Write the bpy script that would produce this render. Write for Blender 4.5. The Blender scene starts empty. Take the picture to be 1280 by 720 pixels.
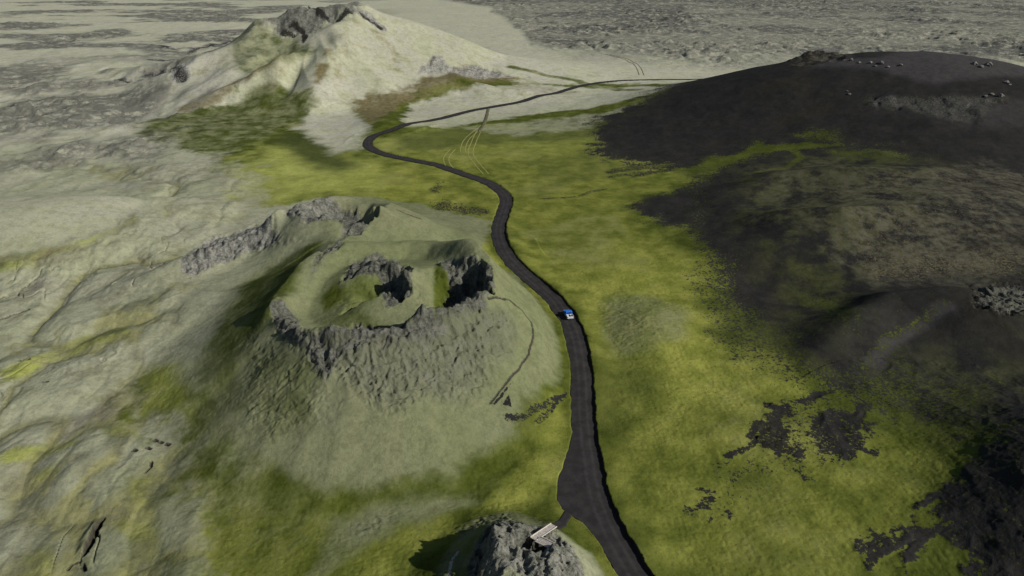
import bpy, bmesh, math, random
import numpy as np
from mathutils import Vector

random.seed(7)
S = bpy.context.scene
COL = S.collection

# ------------------------------------------------------------------ camera
CAM_H, PITCH, F = 110.0, math.radians(25.5), 854.0
SP, CP = math.sin(PITCH), math.cos(PITCH)
cam = bpy.data.cameras.new('camera')
cam_o = bpy.data.objects.new('camera', cam); COL.objects.link(cam_o)
cam_o.location = (0, 0, CAM_H)
cam_o.rotation_euler = (math.pi/2 - PITCH, 0, 0)
cam.sensor_width = 36.0
cam.lens = 36.0*F/1280.0
cam.clip_start, cam.clip_end = 1.0, 40000.0
S.camera = cam_o

# ------------------------------------------------------------------ noise
_r = np.random.RandomState(11)
_G = _r.rand(256, 256).astype(np.float32)*2-1

from concurrent.futures import ThreadPoolExecutor
POOL = ThreadPoolExecutor(4)
import threading
_tl = threading.local()

def blocked(fn):
    """run an element-wise function of (x, y) block by block on all cores"""
    def g(x, y, *a, **k):
        x = np.asarray(x, float); y = np.asarray(y, float)
        x, y = np.broadcast_arrays(x, y)
        if x.size < 40000 or getattr(_tl, 'inside', False): return fn(x, y, *a, **k)
        xf = x.reshape(-1); yf = y.reshape(-1); n = x.size; st = 32768
        def job(i):
            _tl.inside = True
            try: return fn(xf[i:i+st], yf[i:i+st], *a, **k)
            finally: _tl.inside = False
        parts = list(POOL.map(job, range(0, n, st)))
        if isinstance(parts[0], tuple): return tuple(np.concatenate([p[j] for p in parts]).reshape(x.shape).astype(np.float32) for j in range(len(parts[0])))
        return np.concatenate(parts).reshape(x.shape).astype(np.float32)
    return g

def vnoise(x, y, seed=0):
    x = np.asarray(x, dtype=np.float64) + seed*37.31; y = np.asarray(y, dtype=np.float64) + seed*91.17
    xi = np.floor(x); yi = np.floor(y)
    fx = (x-xi).astype(np.float32); fy = (y-yi).astype(np.float32)
    xi = xi.astype(np.int64) & 255; yi = yi.astype(np.int64) & 255
    x1 = (xi+1) & 255; y1 = (yi+1) & 255
    u = fx*fx*fx*(fx*(fx*6-15)+10); v = fy*fy*fy*(fy*(fy*6-15)+10)
    a = _G[xi, yi]; b = _G[x1, yi]; c = _G[xi, y1]; d = _G[x1, y1]
    return a + (b-a)*u + (c-a)*v + (a-b-c+d)*u*v

@blocked
def fbm(x, y, scale, octv=4, seed=0, gain=0.5, rot=0.6):
    s = 0.0; a = 1.0; t = 0.0
    cx, sx = math.cos(rot), math.sin(rot)
    x = np.asarray(x)/scale; y = np.asarray(y)/scale
    for i in range(octv):
        s = s + a*vnoise(x, y, seed+i); t += a; a *= gain
        x, y = (x*cx - y*sx)*2.03, (x*sx + y*cx)*2.03
    return s/t

@blocked
def ridged(x, y, scale, octv=4, seed=0, gain=0.5, rot=0.6):
    s = 0.0; a = 1.0; t = 0.0
    cx, sx = math.cos(rot), math.sin(rot)
    x = np.asarray(x)/scale; y = np.asarray(y)/scale
    for i in range(octv):
        s = s + a*(1-np.abs(vnoise(x, y, seed+i))*2); t += a; a *= gain
        x, y = (x*cx - y*sx)*2.03, (x*sx + y*cx)*2.03
    return s/t

def ss(a, b, x):
    t = np.clip((x-a)/(b-a), 0, 1)
    return t*t*(3-2*t)

@blocked
def cell(x, y, scale, seed=0):
    """distance to nearest jittered cell point and to the second (F1, F2), in cell units; plus a cell value"""
    x = np.asarray(x, dtype=np.float64)/scale; y = np.asarray(y, dtype=np.float64)/scale
    xi = np.floor(x).astype(np.int64); yi = np.floor(y).astype(np.int64)
    f1 = np.full(x.shape, 9.0, np.float32); f2 = f1.copy(); val = np.zeros(x.shape, np.float32)
    for dx in (-1, 0, 1):
        for dy in (-1, 0, 1):
            cx = xi+dx; cy = yi+dy
            jx = _G[(cx+seed*17) & 255, (cy+seed*5) & 255]*.42+.5
            jy = _G[(cx+seed*29+91) & 255, (cy+seed*3+53) & 255]*.42+.5
            vv = _G[(cx+seed*7+13) & 255, (cy+seed*11+31) & 255]
            d = np.hypot(cx+jx-x, cy+jy-y).astype(np.float32)
            closer = d < f1
            f2 = np.where(closer, f1, np.minimum(f2, d))
            val = np.where(closer, vv, val)
            f1 = np.where(closer, d, f1)
    return f1, f2, val

# ------------------------------------------------------------------ macro relief (metres)
@blocked
def seg_dist(x, y, pts):
    """distance to a polyline, plus the value interpolated from the third column of pts"""
    best = np.full(np.shape(x), 1e9); val = np.zeros(np.shape(x))
    for a, b in zip(pts[:-1], pts[1:]):
        dx, dy = b[0]-a[0], b[1]-a[1]
        L = dx*dx+dy*dy+1e-9
        t = np.clip(((x-a[0])*dx+(y-a[1])*dy)/L, 0, 1)
        d = np.hypot(x-a[0]-t*dx, y-a[1]-t*dy)
        m = d < best
        best = np.where(m, d, best)
        if len(a) > 2: val = np.where(m, a[2]+(b[2]-a[2])*t, val)
    return best, val

def gz(x, y, cx, cy, rx, ry, amp, rot=0.0, p=2.0):
    c, s = math.cos(rot), math.sin(rot)
    u = ((x-cx)*c+(y-cy)*s)/rx; v = (-(x-cx)*s+(y-cy)*c)/ry
    return amp*np.exp(-np.power(u*u+v*v, p/2))

def ridge(x, y, pts, width, p=2.0):
    d, v = seg_dist(x, y, pts)
    return v*np.exp(-np.power(d/width, p))

MC = (-39.0, 190.0)      # main crater
def main_r(x, y):
    r = np.hypot((x-MC[0]), (y-MC[1])/1.08)
    th = np.arctan2(y-MC[1], x-MC[0])
    return r, th

def pit(x, y, cx, cy, rx, ry, depth, rot):
    """a hollow open on its left, walled on its right"""
    c, s = math.cos(rot), math.sin(rot)
    n = fbm(x, y, 3.6, 4, 77)*0.36
    u = ((x-cx)*c+(y-cy)*s)/rx + n; v = (-(x-cx)*s+(y-cy)*c)/ry + n
    across = ss(-1.6, 0.35, u)*(1-ss(0.86, 1.06, u))
    along = np.where(v > 0, 1-ss(0.25, 1.15, v), 1-ss(0.7, 1.08, -v))
    return -depth*across*along

FH = (-196.0, 705.0)     # far hill
DH = (252.0, 535.0)      # dark hill
SC = (3.6, 94.5)         # small spatter cone

@blocked
def macro(x, y):
    x = np.asarray(x, dtype=np.float64); y = np.asarray(y, dtype=np.float64)
    h = 1.2*fbm(x, y, 90, 3, 3) + 0*x
    # ---- main crater
    r, th = main_r(x, y)
    wob = 3.0*fbm(np.cos(th)*2.2+9, np.sin(th)*2.2, 1.0, 3, 21)
    R = 33.0; B = 66.0 + 7*np.sin(th*1.0+3.6) + 2*wob
    out = np.clip((r-R-wob)/(B-R), 0, 1)
    prof = (1-out)**1.45
    rim = 20.5 - 2.5*np.cos(th-3.0) + 1.0*np.sin(th*3+1)
    cone = rim*prof
    ins = ss(0, 9, (R-1.5-r+wob))
    cone = cone - ins*4.6
    inner = r < R
    h = h + cone
    # inner mound (around the first pit), and its hollows
    h = h + gz(x, y, -40, 196, 17, 18, 5.5, p=3.0)
    h = h + gz(x, y, -16, 212, 12, 10, 3.5)
    h = h + pit(x, y, -40.5, 190, 8.0, 9.5, 7.5, 0.12)
    h = h + pit(x, y, -17.5, 188.0, 9.5, 11.5, 9.5, 0.25)
    # raised crags of the rear right rim
    h = h + ridge(x, y, [(-21, 203, 1.2), (-14, 201, 1.4), (-8.5, 194, .8), (-6.5, 186, .2)], 2.4)
    h = h + ridge(x, y, [(-50, 203, 1.0), (-42, 203, 2.0), (-34, 199, 1.6), (-31.5, 190, .5)], 2.2)
    # front rim crags
    h = h + ridge(x, y, [(-66.5, 172, .5), (-62, 165, 1.2), (-55, 158.5, 1.6), (-47, 157, 3.0), (-38, 157.5, 1.8), (-29.5, 160, 2.0), (-25, 163, 5.0), (-21, 165, 3.6), (-16, 168, 2.4), (-10, 176, 1.2)], 2.3, 3)
    h = h + ridge(x, y, [(-71, 176, 2.6), (-69, 180, 3.2), (-66, 188, 1.5)], 2.8)
    # west shoulder of the cone running to the rear crater
    h = h + ridge(x, y, [(-68, 200, .6), (-62, 222, 1.6), (-66, 240, 4.5), (-78, 252, 6.0)], 16.0)
    # ---- rear crater
    r2 = np.hypot(x+70, (y-272)/1.05); th2 = np.arctan2(y-272, x+70)
    wob2 = 2.5*fbm(np.cos(th2)*2+3, np.sin(th2)*2, 1.0, 3, 41)
    o2 = np.clip((r2-19-wob2)/30.0, 0, 1)
    h = h + (12.5+1.5*np.cos(th2-2.2))*(1-o2)**1.5 - 5.5*ss(0, 8, 17-r2+wob2)
    h = h + ridge(x, y, [(-96, 262, 3.0), (-90, 276, 4), (-80, 290, 3.5), (-66, 294, 1)], 3.5)
    h = h + gz(x, y, -44, 266, 22, 22, 8)
    h = h + gz(x, y, -20, 262, 22, 18, 4)
    h = h + pit(x, y, -62, 262, 6, 7, 6, 0.5)
    h = h + ridge(x, y, [(-64, 262, 1), (-58, 264, 3), (-53, 262, 2.5), (-46, 258, 0.5)], 2.5)
    # rocky ridge to the left of it
    h = h + ridge(x, y, [(-141, 226, 1.5), (-128, 238, 5), (-118, 250, 8.5), (-108, 258, 9.0), (-99, 262, 8.0), (-90, 264, 4)], 8.5)
    h = h + gz(x, y, -96, 222, 34, 28, 4.5, 0.5)
    # ---- far hill with a broken top
    r3 = np.hypot((x-FH[0])/1.08, (y-FH[1])/1.0); th3 = np.arctan2(y-FH[1], x-FH[0])
    wob3 = 12*fbm(np.cos(th3)*1.8+5, np.sin(th3)*1.8, 1.0, 3, 61)
    o3 = np.clip((r3-50-wob3*.5)/(125+wob3), 0, 1)
    h = h + 47*(1-o3)**1.35
    h = h - 5*ss(0, 24, 44-r3+wob3*.5)
    h = h - gz(x, y, -212, 652, 30, 24, 13, 0.2)
    h = h + 5*ridged(th3*2.2+3, r3/150, 1.0, 3, 68)*np.clip(o3*(1-o3)*4, 0, 1) - 2*np.clip(o3*(1-o3)*4, 0, 1)
    h = h + gz(x, y, -190, 706, 52, 20, 17, 0.1, 3) + 4*ridged(x, y, 22, 3, 69)*gz(x, y, -190, 704, 50, 26, 1.0)
    h = h + gz(x, y, -75, 750, 150, 95, 27) + 3.5*fbm(x, y, 45, 3, 64)*(1-o3)
    h = h + ridge(x, y, [(-150, 690, 1), (-152, 650, 6), (-166, 610, 8), (-162, 566, 7), (-158, 540, 2)], 15)
    h = h + ridge(x, y, [(-178, 640, 3), (-191, 623, 9), (-218, 598, 9), (-249, 572, 5), (-262, 556, 1)], 11)
    h = h - ridge(x, y, [(-178, 640, 3), (-186, 604, 5), (-190, 575, 2)], 8)
    h = h + gz(x, y, -92, 505, 24, 40, 4.5, 0.3)
    h = h + ridge(x, y, [(-70, 628, 4), (-46, 640, 7), (-20, 628, 5), (6, 622, 4), (34, 606, 1)], 13)
    h = h + ridge(x, y, [(-430, 770, 4), (-385, 748, 12), (-330, 742, 9), (-290, 720, 3)], 17)
    h = h + ridge(x, y, [(-330, 640, 4), (-290, 655, 9), (-262, 640, 3)], 15)
    # ---- big dark hill to the right
    r4 = np.hypot((x-DH[0])/1.12, (y-DH[1]))
    h = h + 41*np.exp(-(r4/122.0)**2.3)
    h = h + gz(x, y, 370, 500, 110, 90, 22)
    h = h + gz(x, y, 300, 400, 110, 60, 13, 0.2)
    h = h + gz(x, y, 205, 300, 85, 60, 13, -0.2)
    h = h + gz(x, y, 120, 262, 42, 26, 5.5, 0.3)
    h = h + ridge(x, y, [(110, 330, 3), (140, 345, 5), (170, 342, 5), (200, 335, 2)], 14)
    h = h + ridge(x, y, [(213, 553, 1.0), (219, 553, 4.5), (229, 552, 6.0), (238, 551, 4.0), (244, 550, 1)], 5.5)
    h = h + gz(x, y, 158, 196, 24, 16, 9)
    h = h + ridge(x, y, [(82, 170, 1.0), (96, 182, 4.5), (112, 196, 7.5), (128, 208, 8), (150, 210, 6)], 10, 1.7)
    h = h + ridge(x, y, [(104, 300, 2), (118, 286, 5), (140, 278, 6), (165, 284, 3)], 10, 1.5) - gz(x, y, 100, 235, 26, 18, 4)
    # black mound in the lower right corner
    h = h + gz(x, y, 128, 118, 24, 34, 13, -0.5, 2.6)
    # ---- smooth dome on the left, small green mound by the road
    h = h + gz(x, y, -218, 286, 50, 38, 15, 0, 2.6)
    h = h + gz(x, y, -168, 312, 30, 16, 4.5, .3, 3) - gz(x, y, -176, 300, 10, 6, 2.5) - gz(x, y, -196, 318, 12, 7, 3)
    h = h + gz(x, y, 46, 196, 15, 17, 4.0)
    # ---- small spatter cone in front
    r5 = np.hypot(x-SC[0], (y-SC[1])/1.0); th5 = np.arctan2(y-SC[1], x-SC[0])
    wob5 = 1.6*fbm(np.cos(th5)*2+1, np.sin(th5)*2, 1.0, 3, 87)
    o5 = np.clip((r5-5.5-wob5)/19.0, 0, 1)
    h = h + 10.8*(1-o5)**1.55
    h = h - pit5(x, y)
    h = h - gz(x, y, 7.2, 99.6, 4.2, 4.0, 2.4)
    h = h + ridge(x, y, [(-1.5, 94.0, .8), (2, 93.2, 1.1), (6, 93.6, 1.1), (8.6, 96, .5)], 1.5)
    h = h + ridge(x, y, [(-1.5, 87, .6), (-3.2, 91, 1.2), (-3.6, 95.5, 2.6), (-2.6, 99.0, 3.2), (-.4, 101, 1.8)], 2.1)
    return h

def pit5(x, y):
    n = fbm(x, y, 1.6, 3, 91)*.25
    u = (x-3.8)/4.3+n; v = (y-97.0)/2.9+n
    return 5.5*(1-ss(.55, 1.05, np.hypot(u, v)))

def cast(px, py, hf=macro):
    """world point on the macro relief seen in the direction of one photograph pixel"""
    u = (px-640.0)/F; v = (py-360.0)/F
    dx, dy, dz = u, CP-v*SP, -(SP+v*CP)
    z = np.concatenate([np.linspace(30, 89, 60), np.linspace(90, 420, 500), np.linspace(421, 1400, 500), np.linspace(1404, 6000, 300)])
    X = dx*z; Y = dy*z; Z = CAM_H+dz*z
    H = hf(X, Y)
    k = np.argmax(Z < H) if np.any(Z < H) else len(z)-1
    k = max(k, 1)
    a = (Z[k-1]-H[k-1]); b = (H[k]-Z[k])
    t = a/(a+b+1e-9) if (a+b) > 0 else 1
    t = min(max(t, 0), 1)
    return (X[k-1]+(X[k]-X[k-1])*t, Y[k-1]+(Y[k]-Y[k-1])*t)

def W(pts): return [cast(*p[:2])+tuple(p[2:]) for p in pts]

# ------------------------------------------------------------------ ground lattice
ys = [62.0]
while ys[-1] < 3300:
    ys.append(ys[-1] + min(0.215*(max(ys[-1], 92)/150.0)**1.7, 2.7+max(ys[-1]-700, 0)*.004))
ys = np.array(ys)
far = [ys[-1]]
while far[-1] < 16000: far.append(far[-1]*1.05)
near = [62.0]
while near[-1] > -260: near.append(near[-1] - max(1.0, (62-near[-1])*.12+1))
ys = np.concatenate([np.array(near[1:])[::-1], ys, np.array(far[1:])])
NI = 1180
si = np.linspace(-1.02, 1.02, NI)
so = [1.02]
while so[-1] < 5: so.append(so[-1]*1.02+.004)
so = np.array(so[1:])
ss_ = np.concatenate([-so[::-1], si, so])
GX = ss_[None, :]*(0.70*np.maximum(ys, 62)+46)[:, None]
GY = np.repeat(ys[:, None], len(ss_), axis=1)
NR, NC = GX.shape
print('grid', NR, NC)
SPAC = np.repeat(np.gradient(ys)[:, None], NC, axis=1)

def aa(wave):
    """fade of a detail of the given wavelength where the lattice is too coarse for it"""
    return ss(1.6, 4.0, wave/np.maximum(SPAC, .01))

M = {k: np.zeros_like(GX, dtype=np.float32) for k in ('pale', 'cinder', 'rock', 'yellow', 'brown', 'dark', 'lump', 'spat', 'cut', 'wool_lit', 'stip', 'lit_ash', 'hol')}

def window(x0, x1, y0, y1):
    r0 = max(np.searchsorted(ys, y0)-1, 0); r1 = min(np.searchsorted(ys, y1)+1, NR)
    sub = GX[r0:r1]
    cols = np.where((sub >= x0).any(0) & (sub <= x1).any(0))[0]
    if r1-r0 < 2 or len(cols) < 2: return None
    return slice(r0, r1), slice(cols[0], cols[-1]+1)

WARPX = fbm(GX, GY, 14, 5, 201, .6); WARPY = fbm(GX, GY, 14, 5, 231, .6)
WARP2X = fbm(GX, GY, 3.4, 3, 205, .65); WARP2Y = fbm(GX, GY, 3.4, 3, 235, .65)

@blocked
def poly_sd(x, y, P):
    """signed distance to a closed polygon (positive inside)"""
    best = np.full(x.shape, 1e9); inside = np.zeros(x.shape, bool)
    n = len(P)
    for i in range(n):
        ax, ay = P[i]; bx, by = P[(i+1) % n]
        dx, dy = bx-ax, by-ay
        L = dx*dx+dy*dy+1e-9
        t = np.clip(((x-ax)*dx+(y-ay)*dy)/L, 0, 1)
        best = np.minimum(best, np.hypot(x-ax-t*dx, y-ay-t*dy))
        if ay != by:
            c = ((ay > y) != (by > y)) & (x < (bx-ax)*(y-ay)/(by-ay)+ax)
            inside ^= c
    return np.where(inside, best, -best)

def paint(ch, target, px, soft, warp=None, strength=1.0, world=False, fine=0.0):
    P = px if world else [cast(a, b) for a, b in px]
    P = [p[:2] for p in P]
    warp = soft*1.2 if warp is None else warp
    m = soft+warp*1.2+fine
    xs = [p[0] for p in P]; yy = [p[1] for p in P]
    w = window(min(xs)-m, max(xs)+m, min(yy)-m, max(yy)+m)
    if w is None: return
    x = GX[w]+warp*WARPX[w]+fine*WARP2X[w]; y = GY[w]+warp*WARPY[w]+fine*WARP2Y[w]
    d = poly_sd(x, y, P)
    k = (ss(-soft, soft, d)*strength).astype(np.float32)
    for c in (ch if isinstance(ch, (list, tuple)) else [ch]):
        M[c][w] = M[c][w]+(target-M[c][w])*k

def stroke(ch, target, px, width, soft, warp=0.0, strength=1.0, world=False):
    P = px if world else [cast(a, b) for a, b in px]
    m = width+soft+warp
    xs = [p[0] for p in P]; yy = [p[1] for p in P]
    w = window(min(xs)-m, max(xs)+m, min(yy)-m, max(yy)+m)
    if w is None: return
    d, _ = seg_dist(GX[w]+warp*WARPX[w], GY[w]+warp*WARPY[w], [p[:2] for p in P])
    k = ((1-ss(width/2, width/2+soft, d))*strength).astype(np.float32)
    for c in (ch if isinstance(ch, (list, tuple)) else [ch]):
        M[c][w] = M[c][w]+(target-M[c][w])*k

# ------------------------------------------------------------------ what covers the ground
# pale woolly moss
M['pale'][:] = 1.0
M['wool_lit'] = np.clip(ss(330, 640, GY)+ss(-60, -110, GX+14*WARPX)*.50, 0, 1).astype(np.float32)  # far part also paints in the brighter distant light
GREEN = [(236, 760), (238, 690), (236, 640), (268, 590), (236, 556), (160, 520), (162, 478), (205, 446), (222, 405), (190, 372), (232, 330),
         (300, 290), (352, 262), (318, 236), (306, 208), (258, 188), (206, 168), (186, 150), (250, 132), (330, 118), (400, 118), (470, 130),
         (520, 108), (600, 96), (700, 104), (800, 104), (1000, 92), (1300, 90), (1420, 300), (1420, 760), (1500, 1300), (900, 1900), (300, 1900), (120, 1000)]
paint('pale', 0.0, GREEN, 16, 22, fine=5)
# pale places inside the green corridor
paint('pale', 1.0, [(388, 120), (436, 128), (462, 160), (452, 186), (420, 194), (396, 176), (366, 160)], 14, 8)
paint('pale', .85, [(512, 128), (560, 112), (660, 104), (800, 108), (860, 104), (800, 122), (700, 140), (620, 150), (560, 160), (500, 160)], 8, 8)
paint('pale', .55, [(560, 160), (660, 150), (760, 138), (820, 120), (740, 160), (640, 172)], 10, 8)
paint('pale', .95, [(440, 20), (560, 40), (700, 66), (880, 84), (850, 98), (760, 96), (660, 96), (560, 84), (520, 88), (400, 118), (380, 70)], 8, 8)
paint('wool_lit', .78, [(400, 10), (480, 10), (600, 60), (620, 90), (520, 100), (420, 120), (300, 110), (340, 70)], 20, 12)
paint('pale', .52, [(236, 186), (290, 192), (330, 212), (350, 236), (350, 250), (300, 258), (270, 240), (250, 210)], 26, 16, fine=6)
paint('yellow', .75, [(250, 236), (300, 212), (350, 226), (350, 250), (300, 262), (262, 262)], 20, 14, fine=4)
# the main cone
paint('pale', .92, [(480, 290), (560, 300), (640, 340), (690, 390), (706, 430), (704, 462), (670, 500), (640, 540), (560, 590), (460, 606), (360, 600),
                    (300, 560), (268, 500), (262, 440), (300, 400), (345, 370), (400, 300)], 5, 4)
paint('pale', .9, [(330, 262), (400, 246), (480, 246), (560, 262), (620, 276), (606, 300), (570, 318), (500, 300), (440, 300), (400, 300), (300, 350), (236, 350), (220, 330), (280, 300)], 4, 4)
paint('pale', .75, [(160, 340), (300, 330), (380, 320), (330, 380), (270, 430), (250, 500), (300, 580), (210, 460), (120, 400)], 9, 6)
paint('pale', .45, [(300, 350), (390, 310), (362, 360), (340, 400), (300, 440), (290, 500), (262, 470), (270, 400)], 7, 4)      # left flank: its shade painted in as a greener tone
paint('dark', .55, [(326, 336), (388, 308), (366, 350), (346, 388), (310, 440), (312, 510), (280, 490), (276, 420)], 6, 4)  # darkest part of the flank's painted shade
paint('pale', .30, [(326, 336), (388, 308), (366, 350), (346, 388), (312, 430), (306, 510), (276, 490), (270, 420)], 6, 4)
paint('pale', .5, [(300, 430), (400, 450), (400, 540), (340, 550), (290, 500)], 7, 4)
paint('pale', .5, [(420, 380), (520, 392), (560, 350), (552, 380), (548, 396), (470, 414), (400, 412), (396, 400)], 3, 2)
paint('pale', .42, [(412, 372), (440, 350), (470, 344), (486, 360), (470, 378), (430, 392)], 3, 2)
paint('pale', .15, [(400, 372), (420, 350), (424, 376), (404, 392)], 2.5, 1.5)
paint('pale', .15, [(546, 330), (562, 360), (562, 388), (548, 396), (540, 380)], 2.0, 1.5)
paint('pale', .35, [(240, 600), (420, 618), (560, 594), (640, 560), (640, 620), (520, 650), (420, 700), (330, 740), (420, 660), (250, 640)], 7, 6)
paint('pale', .7, [(430, 640), (560, 612), (600, 622), (540, 650), (460, 690), (380, 720)], 5, 4)
paint('pale', .5, [(750, 370), (800, 362), (860, 380), (866, 420), (820, 452), (756, 450), (744, 410)], 6, 5)
paint('pale', .35, [(640, 290), (760, 250), (800, 300), (760, 340), (680, 330)], 9, 8)
# far hill: green bowl, stained flank, grass foot
paint('pale', .48, [(300, 44), (330, 30), (372, 46), (398, 62), (366, 80), (330, 96), (290, 88)], 7, 5)
paint('yellow', .05, [(300, 44), (330, 30), (372, 46), (398, 62), (366, 80), (330, 96), (290, 88)], 7, 5)
paint('pale', .35, [(160, 168), (190, 150), (330, 104), (372, 108), (386, 128), (360, 160), (300, 190), (206, 180)], 10, 8)
paint('dark', .25, [(192, 152), (270, 124), (350, 112), (376, 118), (372, 140), (330, 160), (260, 164), (210, 166)], 10, 9)
paint(['dark'], 1.0, [(340, 168), (385, 164), (420, 182), (446, 208), (412, 216), (372, 202)], 10, 6)
paint('yellow', .1, [(340, 168), (385, 164), (420, 182), (446, 208), (412, 216), (372, 202)], 10, 6)
paint('brown', .9, [(404, 60), (420, 58), (414, 84), (402, 106), (392, 104), (396, 78)], 5, 4)
paint('brown', .85, [(418, 126), (470, 112), (540, 92), (580, 78), (620, 88), (660, 98), (560, 110), (520, 124), (490, 140), (470, 160), (452, 150), (440, 132)], 9, 9)
paint('brown', .4, [(470, 112), (660, 98), (780, 116), (640, 118), (560, 112)], 12, 9)
stroke('brown', .7, [(352, 70), (300, 100), (262, 120), (230, 136)], 9, 9, 5)
stroke('brown', .5, [(372, 64), (344, 90), (340, 108)], 6, 8, 4)
# yellow and lime greens
paint('yellow', .9, [(310, 190), (380, 180), (460, 200), (540, 216), (600, 236), (606, 260), (520, 262), (440, 244), (360, 246), (320, 230)], 20, 14)
paint('yellow', .55, [(460, 180), (540, 160), (640, 156), (760, 160), (850, 214), (820, 240), (780, 260), (820, 290), (880, 320), (920, 420), (1000, 470), (960, 520), (1180, 560),
                      (1100, 700), (820, 740), (760, 520), (700, 360), (640, 290)], 10, 12)
paint('yellow', .9, [(640, 300), (690, 330), (770, 300), (850, 320), (880, 360), (860, 400), (900, 440), (960, 460), (1000, 500), (860, 520), (800, 500), (760, 440), (720, 380)], 9, 9)
paint('yellow', .95, [(540, 280), (600, 292), (618, 320), (640, 340), (600, 330), (550, 310)], 4, 3)
paint('yellow', .9, [(700, 480), (714, 500), (708, 560), (700, 600), (650, 640), (600, 636), (650, 580), (690, 520)], 3, 3)
paint('yellow', .3, [(240, 640), (400, 650), (500, 640), (480, 720), (230, 760)], 8, 6)
paint('yellow', .7, [(232, 650), (262, 640), (268, 720), (232, 740)], 3, 4)
paint('yellow', .6, [(440, 690), (560, 650), (545, 690), (470, 740)], 4, 5)
paint('yellow', .6, [(180, 450), (236, 440), (232, 520), (180, 520)], 7, 6)
paint('yellow', .9, [(0, 330), (60, 310), (150, 285), (190, 262), (196, 270), (120, 312), (40, 344), (0, 352)], 4, 5)
for p in ([(0, 470), (80, 430), (150, 404), (170, 420), (60, 462), (0, 490)], [(20, 560), (90, 548), (100, 560), (40, 580), (0, 590), (0, 572)],
          [(0, 600), (60, 586), (70, 600), (0, 615)], [(140, 640), (184, 636), (180, 660), (140, 662)], [(20, 700), (60, 680), (90, 720), (20, 740)],
          [(120, 540), (160, 530), (170, 550), (130, 556)], [(160, 600), (200, 596), (190, 700), (160, 700)]):
    paint('yellow', .85, p, 2.5, 3.0); paint('pale', .35, p, 3.0, 3.0)
paint('dark', .45, [(740, 450), (800, 440), (830, 480), (780, 560), (750, 540)], 7, 6)
paint('dark', .35, [(900, 600), (960, 590), (1010, 620), (960, 640)], 6, 5)
paint('dark', .7, [(490, 168), (560, 160), (700, 160), (800, 150), (780, 172), (640, 178), (560, 186), (500, 186)], 9, 9)
paint('dark', .4, [(650, 200), (740, 190), (800, 216), (700, 232)], 9, 9)
# cinders
TH = np.hypot((GX-DH[0]-25)/1.25, GY-DH[1]-12)
M['cinder'] = (1-ss(98, 164, TH+14*WARPX+5*WARP2X)).astype(np.float32)
paint('cinder', 1.0, [(752, 150), (790, 134), (850, 112), (930, 98), (1020, 92), (1400, 100), (1420, 240), (1180, 206), (1080, 190), (1040, 180), (970, 182), (900, 198), (850, 210), (800, 206), (756, 196), (744, 172)], 22, 26, fine=7)
paint('cinder', .93, [(794, 256), (830, 238), (880, 222), (930, 200), (985, 184), (1060, 184), (1120, 200), (1420, 206), (1420, 560), (1290, 550), (1230, 545), (1180, 525), (1120, 500), (1060, 492), (1020, 480),
                      (992, 450), (944, 420), (908, 392), (888, 350), (884, 310), (842, 284), (804, 276)], 11, 14, fine=4)
# moss that creeps over the cinders
paint('cinder', .1, [(850, 214), (890, 200), (950, 182), (1000, 178), (1050, 180), (1000, 186), (940, 192), (890, 212), (840, 230)], 3, 4)
paint('cinder', .45, [(980, 166), (1020, 158), (1060, 170), (1030, 178)], 6, 6)
paint('cinder', .35, [(1040, 188), (1100, 186), (1130, 192), (1110, 200), (1050, 198)], 5, 5)
paint('cinder', .80, [(950, 220), (1000, 210), (1100, 200), (1240, 220), (1280, 330), (1150, 340), (1090, 345), (1010, 300), (980, 250)], 14, 10)
paint('brown', 1.0, [(1000, 226), (1060, 210), (1240, 206), (1300, 220), (1300, 340), (1150, 350), (1100, 360), (1070, 330), (1000, 280)], 14, 14)
paint('brown', .6, [(950, 210), (1060, 196), (1060, 300), (960, 280)], 12, 10)
paint('cinder', 1.0, [(1075, 480), (1110, 430), (1180, 384), (1216, 400), (1290, 410), (1290, 450), (1200, 440), (1150, 450), (1110, 480)], 6, 6)
stroke('lit_ash', .8, [(1090, 452), (1130, 416), (1184, 382)], 1.2, 3, 3)  # lit crest of the ridge painted in as paler cinder
stroke('cinder', .72, [(1100, 440), (1150, 400), (1190, 378)], .8, 2.5, 3)
stroke('cinder', .25, [(945, 216), (985, 208), (1002, 196), (992, 188)], 1.6, 3, 1)
paint('cinder', .4, [(1004, 366), (1060, 372), (1060, 410), (1030, 400)], 6, 5)
paint('cinder', .52, [(1050, 480), (1140, 440), (1170, 470), (1140, 505), (1060, 495)], 9, 6)
paint('cinder', .55, [(1080, 500), (1180, 470), (1250, 470), (1230, 540), (1180, 530), (1110, 505)], 10, 6)
paint('cinder', .60, [(880, 380), (960, 390), (1050, 470), (1000, 475), (930, 430)], 10, 6)
paint('cinder', .40, [(860, 330), (900, 330), (950, 420), (1010, 480), (990, 500), (920, 450), (870, 390)], 10, 8)
stroke('cinder', .62, [(1060, 480), (1110, 420), (1180, 378)], .6, 2.5, 2)
paint('cinder', .5, [(894, 206), (860, 215), (850, 300), (884, 310)], 6, 6, strength=.5)
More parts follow.
